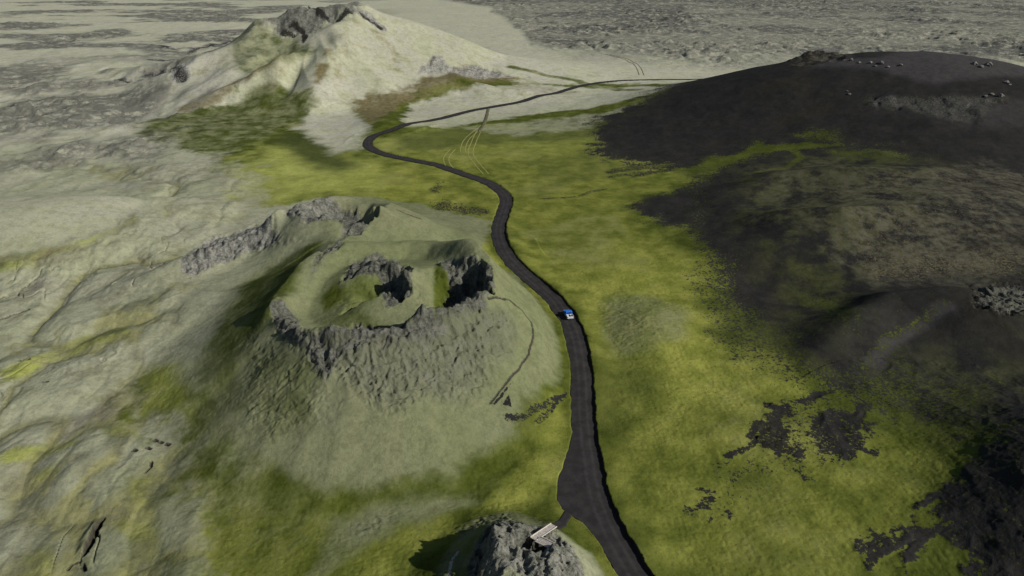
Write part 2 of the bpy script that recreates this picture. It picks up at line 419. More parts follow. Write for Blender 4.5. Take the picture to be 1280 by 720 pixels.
# their ochre and pale grey dust
paint('pale', .35, [(1040, 230), (1120, 220), (1260, 206), (1420, 210), (1420, 330), (1260, 345), (1130, 350), (1080, 350), (1040, 300)], 12, 8)
paint('pale', .6, [(1090, 326), (1150, 318), (1290, 322), (1290, 340), (1150, 345), (1100, 352)], 6, 5)
paint('cinder', .62, [(1085, 330), (1150, 318), (1290, 322), (1290, 338), (1150, 343), (1100, 352)], 8, 8)
paint('cinder', .25, [(1216, 358), (1260, 356), (1290, 366), (1290, 396), (1250, 390), (1220, 376)], 3, 3)
paint(['rock', 'pale'], 1.0, [(1210, 356), (1260, 354), (1290, 362), (1290, 398), (1250, 392), (1216, 378)], 3, 3)
paint(['rock'], .8, [(1075, 122), (1150, 118), (1256, 120), (1222, 150), (1190, 152), (1130, 136), (1090, 132)], 5, 6)
paint('cinder', .55, [(1075, 124), (1150, 119), (1254, 121), (1222, 150), (1190, 152), (1130, 136), (1090, 132)], 5, 6)
paint('pale', 1.0, [(820, 100), (1420, 92), (1420, -20), (820, -20)], 8, 4, strength=1)
paint('brown', .9, [(985, 80), (1010, 62), (1050, 64), (1060, 76), (1000, 84)], 4, 3)
paint('rock', .9, [(985, 80), (1000, 62), (1050, 60), (1066, 76), (1000, 82)], 4, 3)
paint('lit_ash', 1.0, [(1020, 84), (1090, 86), (1130, 94), (1170, 104), (1290, 96), (1420, 96), (1420, 86), (1280, 80), (1100, 72), (1030, 74)], 7, 4)  # sunlit strip along the crest, painted in as paler cinder
paint('lit_ash', .6, [(1080, 126), (1160, 122), (1290, 128), (1290, 160), (1200, 156)], 10, 6)
M['dark'] *= (1-ss(.3, .8, M['cinder']))
paint('dark', 1.0, [(930, 214), (1000, 196), (1100, 190), (1180, 210), (1130, 300), (1080, 350), (1050, 400), (1010, 400), (960, 340), (930, 290)], 14, 12)
paint('dark', .6, [(1060, 470), (1140, 430), (1290, 440), (1290, 560), (1200, 560), (1100, 500)], 14, 12)
paint('dark', .7, [(880, 380), (1000, 400), (1060, 470), (1000, 470), (930, 430)], 8, 8)
paint('dark', .2, [(850, 214), (890, 200), (950, 182), (1000, 178), (1050, 180), (1000, 186), (940, 192), (890, 212), (840, 230)], 3, 4)
# lower right: black patches torn out of the moss
for p in ([(930, 552), (946, 528), (972, 514), (1000, 496), (1040, 500), (1080, 498), (1104, 504), (1100, 540), (1070, 566), (1050, 590), (1010, 588), (980, 590), (950, 570)],
          [(880, 640), (900, 600), (940, 570), (960, 590), (910, 640)]):
    paint('cinder', .36, p, 6, 5, fine=3)
for p in ([(936, 546), (948, 532), (968, 522), (985, 504), (992, 520), (976, 532), (986, 548), (962, 552)], [(970, 520), (982, 520), (990, 546), (984, 554), (974, 540)],
          [(958, 552), (984, 552), (1000, 560), (998, 574), (976, 566)], [(1012, 540), (1030, 524), (1052, 520), (1062, 536), (1050, 560), (1046, 580), (1024, 562)],
          [(1056, 524), (1084, 506), (1092, 512), (1084, 534), (1064, 540)], [(862, 634), (876, 622), (886, 618), (882, 632), (868, 640)],
          [(894, 584), (904, 574), (902, 584)], [(1000, 506), (1016, 496), (1008, 510)], [(1050, 512), (1040, 522), (1056, 524)], [(915, 564), (930, 560), (922, 568)],
          [(1076, 692), (1086, 682), (1110, 676), (1130, 664), (1156, 650), (1150, 674), (1120, 684), (1098, 702), (1084, 702)],
          [(1300, 520), (1262, 552), (1236, 566), (1212, 592), (1190, 602), (1188, 592), (1166, 618), (1164, 630), (1178, 648), (1180, 664), (1196, 676), (1190, 694), (1206, 690), (1216, 730), (1400, 900), (1420, 560)],
          [(1140, 690), (1166, 664), (1156, 690), (1150, 720), (1130, 712)], [(905, 644), (918, 640), (930, 646), (916, 650)], [(916, 656), (930, 642), (928, 652)],
          [(1080, 560), (1096, 556), (1092, 566)], [(996, 584), (1020, 594), (1008, 596)]):
    paint('cinder', .84, p, 1.7, 4.0, fine=3.6)
for q, w_ in (([(964, 507), (984, 512), (967, 520), (981, 547)], 3.2), ([(931, 544), (951, 530), (966, 530)], 2.6), ([(957, 556), (1001, 564), (998, 572)], 2.6), ([(1011, 544), (1038, 517), (1065, 524), (1092, 507)], 3.2),
             ([(1025, 557), (1051, 571), (1065, 547)], 3.2), ([(1065, 557), (1088, 567)], 1.6), ([(998, 503), (1021, 495), (1040, 492)], 2.0), ([(905, 575), (925, 560), (940, 552)], 1.0),
             ([(1140, 700), (1160, 680), (1180, 670), (1200, 690)], 2.2), ([(1086, 710), (1120, 690), (1150, 672)], .8), ([(1150, 640), (1172, 622)], 1.4)):
    stroke('cinder', .82, q, w_*.30, 1.5, 3.4)
# dark stony scars beside the road
for p in ([(540, 252), (560, 250), (580, 256), (600, 258), (616, 264), (600, 268), (570, 264), (552, 262)], [(536, 236), (548, 228), (560, 226), (550, 240), (540, 244)]):
    paint(['cinder'], .58, p, 3.5, 5, fine=4)
stroke('cinder', .62, [(636, 519), (654, 520), (670, 512), (690, 500), (708, 488)], .9, 1.1, 1.6)
stroke('cinder', .6, [(672, 526), (690, 510), (704, 496)], .6, .8, 1.4)
paint('cinder', .9, [(612, 504), (622, 498), (640, 478), (630, 494), (619, 505)], .3, .4)
paint('cinder', .9, [(629, 505), (637, 491), (640, 508)], .25, .4)
stroke('cinder', .5, [(760, 222), (790, 216), (816, 214)], 2.4, 2, 3)
stroke('cinder', .5, [(672, 250), (720, 246), (756, 236)], 1.4, 1.6, 3)
for p in ((764, 216, 800, 206), (770, 212, 830, 206), (790, 220, 840, 212)):
    stroke('cinder', .6, [(p[0], p[1]), (p[2], p[3])], 3, 3, 3)
# rock faces
ROCKS = [([(336, 384), (350, 372), (372, 398), (384, 420), (372, 428), (350, 414)], 1.0, 1.5),
         ([(366, 414), (390, 418), (428, 410), (441, 402), (480, 408), (512, 402), (517, 390), (545, 390), (566, 386), (584, 390), (560, 402), (548, 426), (510, 430), (470, 434), (424, 452), (410, 476), (396, 462), (384, 440)], 1.0, 1.8),
         ([(222, 336), (246, 306), (262, 296), (290, 292), (318, 280), (342, 282), (350, 296), (320, 308), (270, 326), (240, 344)], 1.0, 3),
         ([(352, 268), (380, 250), (420, 246), (432, 262), (420, 276), (384, 276), (360, 272)], .8, 3),
         ([(428, 264), (448, 258), (462, 280), (450, 294), (426, 294)], .9, 2.0),
         ([(424, 356), (440, 330), (470, 314), (494, 326), (500, 380), (480, 384), (470, 346), (444, 348)], .95, 2.0),
         ([(548, 328), (566, 322), (596, 340), (608, 362), (606, 384), (570, 388), (552, 392), (556, 376), (560, 352)], 1.0, 2.0),
         ([(392, 322), (416, 300), (430, 290), (424, 306), (404, 330), (384, 352)], .7, 2.5),
                 ([(526, 92), (552, 70), (566, 82), (600, 80), (650, 96), (600, 100), (560, 92)], .8, 7),
         ([(586, 730), (590, 700), (600, 676), (614, 656), (640, 650), (664, 658), (700, 668), (716, 690), (726, 740)], 1.0, 1.6),
         ([(526, 92), (540, 76), (556, 70), (552, 82)], 1.0, 4)]
for p, k, s in ROCKS: paint('rock', k, p, s, s)
paint('rock', 1.0, [(-238, 700), (-222, 684), (-204, 678), (-184, 670), (-170, 688), (-150, 694), (-142, 712), (-156, 734), (-222, 734)], 7, 9, world=True, fine=5)
paint('wool_lit', .25, [(-238, 700), (-222, 684), (-204, 678), (-184, 670), (-170, 688), (-150, 694), (-142, 712), (-156, 734), (-222, 734)], 7, 9, world=True, fine=5)
for q in ([(468, 40), (490, 60), (500, 84)], [(440, 56), (432, 80), (424, 108)], [(448, 30), (426, 54), (410, 76)], [(300, 60), (262, 84), (222, 108)]): stroke('brown', .42, q, 4, 9, 6)
stroke('rock', .9, [(452, 14), (462, 20), (478, 36)], 5, 4, 3)
stroke('cinder', .75, [(452, 14), (460, 20), (476, 36)], 2.5, 2, 3)
for q in ([(368, 30), (378, 40), (384, 48)], [(386, 8), (398, 12), (410, 20)], [(425, 24), (434, 18), (438, 12)], [(356, 40), (366, 46)]): stroke('cinder', .8, q, 3, 3, 5)
for q in ([(186, 74), (206, 76), (218, 74)], [(196, 60), (206, 58), (220, 62)], [(180, 96), (200, 92), (228, 98)], [(236, 66), (250, 60), (290, 52)], [(150, 100), (170, 104)]):
    stroke('rock', .95, q, 6, 6, 9); stroke('cinder', .58, q, 2, 5, 7)
paint('rock', .9, [(-24, 204), (-12, 203), (-6, 195), (-5, 184), (-7, 178), (-12, 182), (-11, 192), (-18, 198)], 1.0, 1.5, world=True)
paint('rock', .8, [(-36, 202), (-31, 196), (-30, 184), (-34, 180), (-35, 190), (-38, 197), (-48, 202), (-44, 205)], 1.0, 1.5, world=True)
paint('rock', .5, [(372, 424), (430, 416), (512, 404), (566, 390), (606, 376), (636, 392), (632, 430), (604, 468), (550, 488), (500, 488), (460, 496), (430, 476), (400, 446)], 3.5, 4, strength=.82, fine=2.5)
STIP = [([(366, 418), (428, 414), (480, 410), (516, 400), (566, 388), (606, 374), (636, 388), (648, 420), (640, 446), (610, 482), (560, 500), (520, 496), (486, 512), (452, 496), (424, 476), (392, 452)], 1.0, 3),
        ([(222, 336), (246, 306), (290, 292), (340, 284), (380, 300), (320, 312), (270, 328), (236, 348)], .8, 3),
        ([(306, 420), (372, 430), (400, 470), (440, 496), (430, 530), (360, 540), (310, 515)], .38, 4),
        ([(392, 322), (416, 300), (430, 290), (424, 306), (404, 330), (384, 352)], .6, 2.5),
        ([(750, 380), (800, 366), (850, 384), (850, 420), (800, 440), (756, 430)], .25, 5),
        ([(440, 660), (500, 630), (520, 636), (460, 670)], .3, 2),
        ([(570, 662), (600, 646), (640, 640), (640, 650), (600, 656), (574, 676)], .6, 1.2),
        ([(545, 730), (560, 690), (600, 690), (600, 730)], .5, 1.5)]
paint('cinder', .34, [(930, 520), (1000, 496), (1100, 498), (1110, 540), (1060, 590), (1000, 590), (950, 570)], 5, 5, strength=.8) if False else None
paint('rock', .30, [(1270, 548), (1240, 580), (1210, 610), (1196, 660), (1220, 730), (1400, 740), (1420, 560)], 3, 3)
for p, k, s in STIP: paint('stip', k, p, s, s)
paint('pale', .5, [(540, 730), (556, 690), (590, 650), (640, 636), (690, 650), (740, 680), (775, 730)], 2, 2)
paint(['pale'], 1.0, [(600, 740), (606, 690), (620, 654), (660, 652), (700, 662), (730, 680), (760, 730)], 1.5, 1.5)
paint('pale', .8, [(606, 730), (596, 676), (620, 656), (700, 674), (716, 700), (724, 730)], 1.5, 1.5)
disc = lambda cx, cy, r: [(cx+r*math.cos(t), cy+r*math.sin(t)) for t in np.linspace(0, 2*math.pi, 18)[:-1]]
paint('rock', 1.0, disc(4.0, 93.5, 9.8), 1.3, 2.0, world=True, fine=1.0)
paint(['pale'], .9, disc(6.5, 93.0, 12.5), 3.0, 4.0, world=True, fine=2)
paint(['wool_lit'], .38, disc(8.0, 93.0, 12.0), 2.5, 2.0, world=True)
paint(['rock'], .3, [(-1, 80), (5, 84), (6, 88), (0, 90), (-5, 90), (-6, 82)], 1.2, 2.0, world=True, fine=1)
paint('wool_lit', 0.0, disc(3.8, 97.0, 3.4), .8, .6, world=True)
paint('wool_lit', 0.0, [(-14, 80), (-5.5, 84), (-4.6, 92), (-4.8, 101), (-14, 104)], 1.0, 1.0, world=True)
# lava flow with long swells on the left, broken lava towards the back
paint('lump', 1.0, [(-80, 340), (60, 300), (200, 262), (300, 256), (230, 330), (210, 400), (170, 470), (180, 540), (270, 580), (230, 640), (240, 760), (-80, 800)], 10, 8)
paint('lump', .8, [(-80, 200), (190, 205), (300, 212), (310, 244), (180, 262), (60, 210)], 8, 8)
paint('rock', .35, [(-80, 400), (0, 380), (200, 326), (210, 300), (100, 330), (-80, 390)], 10, 6)
BRK = (ss(470, 520, GY)*(1-ss(-190, -150, GX)))
D = np.hypot(GX*1.0, GY)
edge = np.interp(GX, [-500, -220, -60, 0, 30, 70, 220, 420, 900, 2500], [2800, 2400, 1900, 1400, 1040, 905, 820, 790, 820, 900]) + 150*fbm(GX, GY, 150, 5, 301, .6)*ss(600, 1000, GY)
FARL = ss(-60, 150, GY-edge+40*fbm(GX, GY, 40, 4, 303, .65))
leftf = (1-ss(760, 1000, GY)*.6)*(1-ss(-270, -200, GX+22*WARPX+0.12*(GY-500)))*ss(330, 365, GY)
leftp = ss(-.30, .22, fbm(GX, GY/1.5, 75, 4, 311, .6))
paint('lump', 0.0, [(-80, 330), (-80, 210), (60, 205), (150, 225), (190, 262), (120, 300), (20, 330)], 8, 6)
paint('pale', .5, [(-80, 345), (0, 318), (90, 306), (150, 286), (172, 268), (180, 280), (120, 312), (30, 344), (-80, 372)], 4, 5)  # shade below the dome painted in as an olive strip
paint('brown', .5, [(-80, 340), (0, 316), (90, 306), (100, 316), (20, 340), (-80, 362)], 4, 5)  # browner core of the same painted shade
paint('wool_lit', .62, [(-80, 205), (60, 205), (160, 230), (180, 262), (110, 296), (-80, 320)], 8, 6)
bandl = ss(-.05, .22, fbm(GX/1.4, GY, 150, 5, 317, .62))*ss(800, 1000, GY)*ss(-.10, -.30, GX/np.maximum(GY, 1))*.9
farp = FARL*(.72+.28*ss(-.25, .15, fbm(GX, GY, 170, 5, 313, .62)))
leftq = leftf*.85*leftp*(1-ss(800, 1000, GY))
M['spat'] = np.maximum(np.maximum(bandl, farp), leftq).astype(np.float32)

M['lit_ash'] = M['lit_ash']
M['cinder'] *= (1-FARL*.98).astype(np.float32)
stroke('pale', .4, [(640, 84), (720, 100), (800, 112)], 6, 6, 4)

# ------------------------------------------------------------------ relief with its detail
print('relief')
H = macro(GX, GY)
H += .45*fbm(GX, GY, 16, 3, 5)*aa(16)
H += .10*fbm(GX, GY, 3.2, 3, 6)*aa(2.0)*(1-.4*M['cinder'])
# tussocks of moss
tm = aa(1.5)*(1-M['cinder'])
H += .20*np.abs(fbm(GX, GY, 1.6, 2, 8))*tm*(1-.6*M['pale'])
# swells of the old flow on the left (drawn out along the flow)
lx = GX*math.cos(.12)+GY*math.sin(.12); ly = -GX*math.sin(.12)+GY*math.cos(.12)
lw = lx+4*fbm(GX, GY, 34, 2, 14)
sw = 1-np.abs(fbm(lw/1.0, ly/3.8, 17, 4, 15, .5, .1))*2.4
bil = np.abs(fbm(lw+3*WARPX, (ly+3*WARPY)/2.1, 19, 3, 15, .45, .15))
bil2 = np.abs(fbm(lw+30, ly/1.6, 8.5, 3, 25, .5, .2))
pit_ = ss(.02, .30, M['lump'])
big = np.abs(fbm(lw+80, ly/1.5, 40, 3, 35, .4, .15))
H += M['lump']*(7.5*np.minimum(big, .32)+2.6*np.minimum(bil, .34)+.8*np.minimum(bil2, .3) - 1.6)*aa(6)
H += M['lump']*.45*ss(.1, .4, fbm(GX, GY, 38, 3, 28))*ridged(lx, ly/1.4, 4.2, 3, 29, .5)*aa(2.5)
gate = ss(-.18, .12, fbm(GX, GY, 55, 3, 26))
M['hol'] = (M['lump']*np.maximum(np.maximum((1-ss(.02, .11, big)), (1-ss(.03, .15, bil))*gate), .75*(1-ss(.02, .10, bil2))*ss(0, .3, fbm(GX, GY, 40, 3, 27)))).astype(np.float32)
H += M['lump']*(.16*fbm(lx, ly/1.8, 5.5, 4, 16, .6)+.3*np.abs(fbm(lx, ly/1.6, 9, 3, 17)))*aa(3)
crk = np.abs(fbm(lw/1.0, ly/2.8, 9, 3, 18, .5, .15))
H -= M['lump']*.8*(1-ss(0, .025, crk))*ss(.15, .4, fbm(GX, GY, 30, 2, 19))*aa(2)
# broken lava far away and to the upper left
f1, f2, cv = cell(GX+3*WARPX*2, (GY+3*WARPY*2)/1.35, 15, 2)
blk = np.clip((f2-f1)*2.0, 0, 1)
g1, g2, cv2 = cell(GX, GY/1.2, 6, 5)
bl2 = np.clip((g2-g1)*2.0, 0, 1)
rg = ridged(GX, GY, 26, 4, 33)
pat = ss(-.25, .35, fbm(GX, GY, 130, 3, 36))
spat = M['spat']
def aaf(wave): return ss(.9, 2.3, wave/np.maximum(SPAC, .01))
k1, k2, kv = cell(GX+4*WARPX, (GY+4*WARPY)/1.2, 27, 7)
H += spat*(1.5+.5*FARL)*(.45+.55*pat)*(1.5*rg*aaf(14) + 1.1*cv*ss(.05, .5, blk)*aaf(9) + .6*cv2*bl2*aaf(5))
H += (FARL+.6*(1-FARL))*M['spat']*(.4+.6*pat)*(3.6*np.clip(kv, -.2, 1)*ss(.04, .35, k2-k1)+2.4*ridged(GX, GY, 34, 4, 34, .6))
H += spat*4.5*FARL*fbm(GX, GY, 120, 3, 39)*pat
H += (1-FARL)*leftf*2.2*ridged(GX, GY/1.6, 46, 3, 44)*(1-.0*pat)
H += FARL*18*ss(1500, 5200, D)*fbm(GX, GY, 700, 3, 48)
# crags: jagged blocks
def on(mask, fn, *cols):
    """evaluate fn only where the mask is set"""
    ii = np.nonzero(mask.ravel())[0]
    out = np.zeros(mask.size, np.float32)
    if len(ii): out[ii] = fn(GX.ravel()[ii], GY.ravel()[ii], SPAC.ravel()[ii], *[c.ravel()[ii] for c in cols])
    return out.reshape(mask.shape)
def aas(wave, sp): return ss(1.6, 4.0, wave/sp)
def crag(x, y, sp, k, st):
    k = np.clip(k*1.2+.35*fbm(x, y, 9, 3, 52), 0, 1); k = k*ss(.12, .7, k)
    fk = np.clip(y/260.0, 1.0, 2.4)
    wx = x+1.5*fbm(x, y, 3.5, 3, 54); wy = y+1.5*fbm(x, y, 3.5, 3, 56)
    c1, c2, cc = cell(wx, wy/1.3, 3.1, 9)
    e1, e2, ec = cell(wx+5, wy/1.2, 1.3, 12)
    b1, b2, bc = cell(wx, wy, 11, 15)
    rel = (1.0*cc*np.clip((c2-c1)*2.2, 0, 1)*aas(2.4, sp) + .45*ec*np.clip((e2-e1)*2.2, 0, 1)*aas(1.3, sp)
           + .9*ridged(wx, wy, 4.6, 4, 58)*aas(3.0, sp) - .6)
    out = k*rel*1.15
    out += k*(fk-1)*2.0*(bc*np.clip((b2-b1)*2.5, 0, 1)*aas(9, sp)+.5*ridged(x, y, 15, 3, 59)*aas(8, sp))
    out += k*.16*fbm(x, y, 1.0, 2, 62)*aas(1.0, sp)
    nr = (1-ss(112, 122, y))*ss(-25, -12, x)*(1-ss(25, 32, x))
    out += k*nr*(  .45*ridged(wx, wy, 1.5, 3, 74, .6)-.22 + .22*cell(wx, wy, .7, 31)[2])
    # knobbly crust: rounded lumps with dark gaps between them, drawn out along the slope's contour
    qx = x+1.2*fbm(x, y, 4, 3, 64); qy = y+1.2*fbm(x, y, 4, 3, 65)
    s1, s2, sc = cell((qx+.35*qy)/1.7, qy, .95, 21)
    t1, t2, tc = cell((qx-.2*qy)/1.5, qy, 1.8, 23)
    kn = .42*np.clip((s2-s1)*1.8, 0, 1)*(.7+.5*sc)*aas(1.0, sp)+.55*np.clip((t2-t1)*1.8, 0, 1)*(.6+.6*tc)*aas(1.8, sp)
    kn = kn*.62 + .55*ridged(qx/1.3+.3*qy, qy-.2*qx, 2.1, 3, 68, .6)*aas(1.6, sp)
    out += np.clip(st*1.3+.3*fbm(x, y, 11, 3, 67)*(st > .02), 0, 1)*(kn-.3)*1.35
    return out
H += on((M['rock'] > .02) | (M['stip'] > .02), crag, M['rock'], M['stip'])
mr, mth = main_r(GX, GY)
# cinder hills: faint gullies
H += M['cinder']*.35*fbm(GX, GY, 9, 4, 71)*aa(6)*(1-FARL)
# torn moss edge stands a hand above the black
bm_ = np.hypot(GX-118, GY-118) < 60
H += np.where(bm_, M['cinder']*.7*ridged(GX, GY, 7, 4, 73), 0)

# the fissure at lower left
def gouge(px, width, depth, jag=.5):
    P = [cast(a, b) for a, b in px]
    xs = [p[0] for p in P]; yy = [p[1] for p in P]
    w = window(min(xs)-4, max(xs)+4, min(yy)-4, max(yy)+4)
    d, _ = seg_dist(GX[w]+jag*fbm(GX[w], GY[w], 1.8, 3, 81), GY[w]+jag*fbm(GX[w], GY[w], 1.8, 3, 82), P)
    H[w] = H[w] - depth*(1-ss(width*.35, width*.65, d))
    M['cut'][w] = np.maximum(M['cut'][w], 1-ss(width*.5, width*1.0, d))
def heave(px, soft, up):
    P = [cast(a, b) for a, b in px]
    xs = [p[0] for p in P]; yy = [p[1] for p in P]
    w = window(min(xs)-4, max(xs)+4, min(yy)-4, max(yy)+4)
    H[w] = H[w] + up*ss(-soft, soft, poly_sd(GX[w], GY[w], P))
heave([(97, 690), (100, 676), (118, 652), (126, 648), (116, 670), (108, 692)], 1.0, 1.0)
gouge([(126, 648), (119, 662), (115, 676), (107, 692)], 1.1, 3.6)
gouge([(84, 709), (90, 703), (100, 700)], .35, .5, .2)
gouge([(103, 705), (106, 711)], .6, 1.0, .2)
gouge([(190, 578), (189, 584), (182, 592)], .4, .8, .2)
gouge([(56, 484), (61, 484)], .8, 1.5)
gouge([(28, 458), (38, 456)], .8, 1.0)
gouge([(0, 406), (20, 398), (36, 392)], .8, 1.4)
gouge([(190, 342), (205, 334)], 1.2, 2.0)
for q in ((193, 552), (200, 554), (208, 556), (185, 562), (168, 566)): gouge([q, (q[0]+3, q[1]+1)], .7, .9, .2)
# foot trail worn in the cone
gouge([(610, 372), (636, 374), (652, 386), (664, 402), (667, 420), (660, 442), (650, 458), (636, 474), (622, 492), (612, 503)], .34, .3, .25)
gouge([(497, 262), (510, 268), (526, 274)], .8, .3, .3)

# ------------------------------------------------------------------ the road bed
ROAD = [(840, 780), (818, 750), (794, 720), (784, 702), (771, 680), (760, 662), (749, 636), (742, 612), (738, 590), (734, 564), (731, 540), (729, 510), (728, 480), (725, 450), (719, 420), (711, 400),
        (703, 386), (689, 370.5), (670, 354), (650, 337), (634, 319), (625.5, 302), (623, 286), (627, 270), (631.5, 257), (632, 247), (624, 236.5), (606, 226), (576, 216), (549, 206.5), (526, 201.5),
        (492, 195), (469, 188), (459, 180), (466, 170), (492, 160.6), (526, 152), (576, 141), (610, 134), (660, 124), (694, 116), (727, 106.5), (761, 101.5), (800, 99.6), (850, 99)]
RW = [cast(*p) for p in ROAD]
RW = RW[:-1] + [cast(850, 99)]
b0 = RW[0]; RW = [(b0[0]+20, -120.0), (b0[0]+26, -60.0), (b0[0]+20, 0.0), (b0[0]+9, 52.0)] + RW
e = RW[-1]; RW.append((e[0]+60, e[1]+12)); RW.append((e[0]+200, e[1]+60))
def smooth_line(P, step):
    P = np.array([p[:2] for p in P])
    def cr(p0, p1, p2, p3, t):
        return .5*((2*p1)+(-p0+p2)*t+(2*p0-5*p1+4*p2-p3)*t*t+(-p0+3*p1-3*p2+p3)*t**3)
    out = []
    for i in range(len(P)-1):
        p0 = P[max(i-1, 0)]; p3 = P[min(i+2, len(P)-1)]
        n = max(int(np.linalg.norm(P[i+1]-P[i])/step), 1)
        for k in range(n): out.append(cr(p0, P[i], P[i+1], p3, k/n))
    out.append(P[-1])
    out = np.array(out)
    for _ in range(3):
        out[1:-1] = (out[:-2]+2*out[1:-1]+out[2:])/4
    s = np.concatenate([[0], np.cumsum(np.hypot(*np.diff(out, axis=0).T))])
    q = np.arange(0, s[-1], step)
    return np.stack([np.interp(q, s, out[:, 0]), np.interp(q, s, out[:, 1])], 1)
RL = smooth_line(RW, 1.2)
RZ = macro(RL[:, 0], RL[:, 1])
k_ = np.hanning(31); k_ /= k_.sum()
RZ = np.convolve(np.pad(RZ, 15, 'edge'), k_, 'valid') - .25
HALF = 2.95
tan = np.gradient(RL, axis=0); tan /= np.linalg.norm(tan, axis=1)[:, None]
nrm = np.stack([tan[:, 1], -tan[:, 0]], 1)               # to the right of travel (away from the camera)
# the lay-by widens the road on its left
LB = [(cast(745, 540)[1], 0.0), (cast(742, 566)[1], 1.6), (cast(742, 590)[1], 4.0), (cast(742, 612)[1], 5.6), (cast(745, 630)[1], 5.4), (cast(749, 640)[1], 3.2), (cast(757, 652)[1], 1.0), (cast(765, 668)[1], 0.0)]
LB = sorted(LB)
LEFT = HALF + np.interp(RL[:, 1], [a for a, b in LB], [b for a, b in LB], left=0, right=0)*(RL[:, 1] < 200)
LEFT = np.convolve(np.pad(LEFT, 2, 'edge'), np.ones(5)/5, 'valid')
LEFT += .32*vnoise(np.arange(len(RL))*.35, np.zeros(len(RL)), 5)
RIGHT = HALF + .26*vnoise(np.arange(len(RL))*.3, np.zeros(len(RL)), 9)
ND = np.full(GX.shape, 1e9, np.float32); NS = np.zeros(GX.shape, np.float32); NZ = np.zeros(GX.shape, np.float32); NL = np.zeros(GX.shape, np.float32)
for i in range(0, len(RL)-1, 2):
    a = RL[i]; b = RL[min(i+2, len(RL)-1)]
    w = window(min(a[0], b[0])-16, max(a[0], b[0])+16, min(a[1], b[1])-16, max(a[1], b[1])+16)
    if w is None: continue
    x = GX[w]; y = GY[w]
    dx, dy = b-a; L = dx*dx+dy*dy+1e-9
    t = np.clip(((x-a[0])*dx+(y-a[1])*dy)/L, 0, 1)
    ex = x-a[0]-t*dx; ey = y-a[1]-t*dy
    d = np.hypot(ex, ey)
    side = np.sign(ex*dy-ey*dx)
    m = d < ND[w]
    j = min(i+2, len(RL)-1)
    ND[w] = np.where(m, d, ND[w]); NS[w] = np.where(m, side, NS[w])
    NZ[w] = np.where(m, RZ[i]+(RZ[j]-RZ[i])*t, NZ[w])
    NL[w] = np.where(m, np.where(side > 0, RIGHT[i]+(RIGHT[j]-RIGHT[i])*t, LEFT[i]+(LEFT[j]-LEFT[i])*t), NL[w])
hit = ND < 16
e = ND-NL                                   # metres outside the road's edge
e = e + .40*fbm(GX, GY, 2.4, 3, 95)
bank = np.where(NS > 0, .78+.40*fbm(GX, GY, 9, 2, 97), .08)*(1-.7*ss(300, 380, GY))
blend = ss(1.2, 10.0, e)
Hn = np.where(e < -.15, NZ-.5, NZ-.5+(bank+.5)*np.clip((e+.15)/(.45+SPAC*.6), 0, 1))
H = np.where(hit, Hn*(1-blend)+np.maximum(H, NZ-.5)*blend, H)
near_road = hit & (e < 1.1)
M['cinder'] = np.where(near_road & (NS > 0), np.maximum(M['cinder'], 1-ss(.15, .8, e)), M['cinder'])
M['cinder'] = np.where(near_road & (NS < 0), np.maximum(M['cinder'], .9*(1-ss(-.1, .35, e))), M['cinder'])
M['yellow'] = np.where(hit & (NS < 0) & (GY < 230), np.maximum(M['yellow'], .45*(1-ss(1, 3.5, e))), M['yellow'])
M['pale'] = np.where(hit & (GY < 230), M['pale']*ss(.6, 3.0, e+1*WARPX), M['pale'])
H = np.where(GY < 62, macro(GX, GY), H) if False else H

# bilinear look-up of the finished relief
def zat(x, y):
    x = np.atleast_1d(np.asarray(x, float)); y = np.atleast_1d(np.asarray(y, float))
    out = np.zeros(x.shape)
    for n, (a, b) in enumerate(zip(x, y)):
        r = int(np.clip(np.searchsorted(ys, b)-1, 0, NR-2))
        fy = (b-ys[r])/(ys[r+1]-ys[r])
        xr = GX[r]*(1-fy)+GX[r+1]*fy
        c = int(np.clip(np.searchsorted(xr, a)-1, 0, NC-2))
        fx = (a-xr[c])/(xr[c+1]-xr[c])
        h0 = H[r, c]*(1-fx)+H[r, c+1]*fx; h1 = H[r+1, c]*(1-fx)+H[r+1, c+1]*fx
        out[n] = h0*(1-fy)+h1*fy
    return out

# ------------------------------------------------------------------ materials
def new_mat(name):
    m = bpy.data.materials.new(name); m.use_nodes = True
    nt = m.node_tree; nt.nodes.clear()
    o = nt.nodes.new('ShaderNodeOutputMaterial'); b = nt.nodes.new('ShaderNodeBsdfPrincipled')
    nt.links.new(b.outputs[0], o.inputs[0])
    b.inputs['Roughness'].default_value = .95
    b.inputs['Specular IOR Level'].default_value = .03
    return m, nt, b

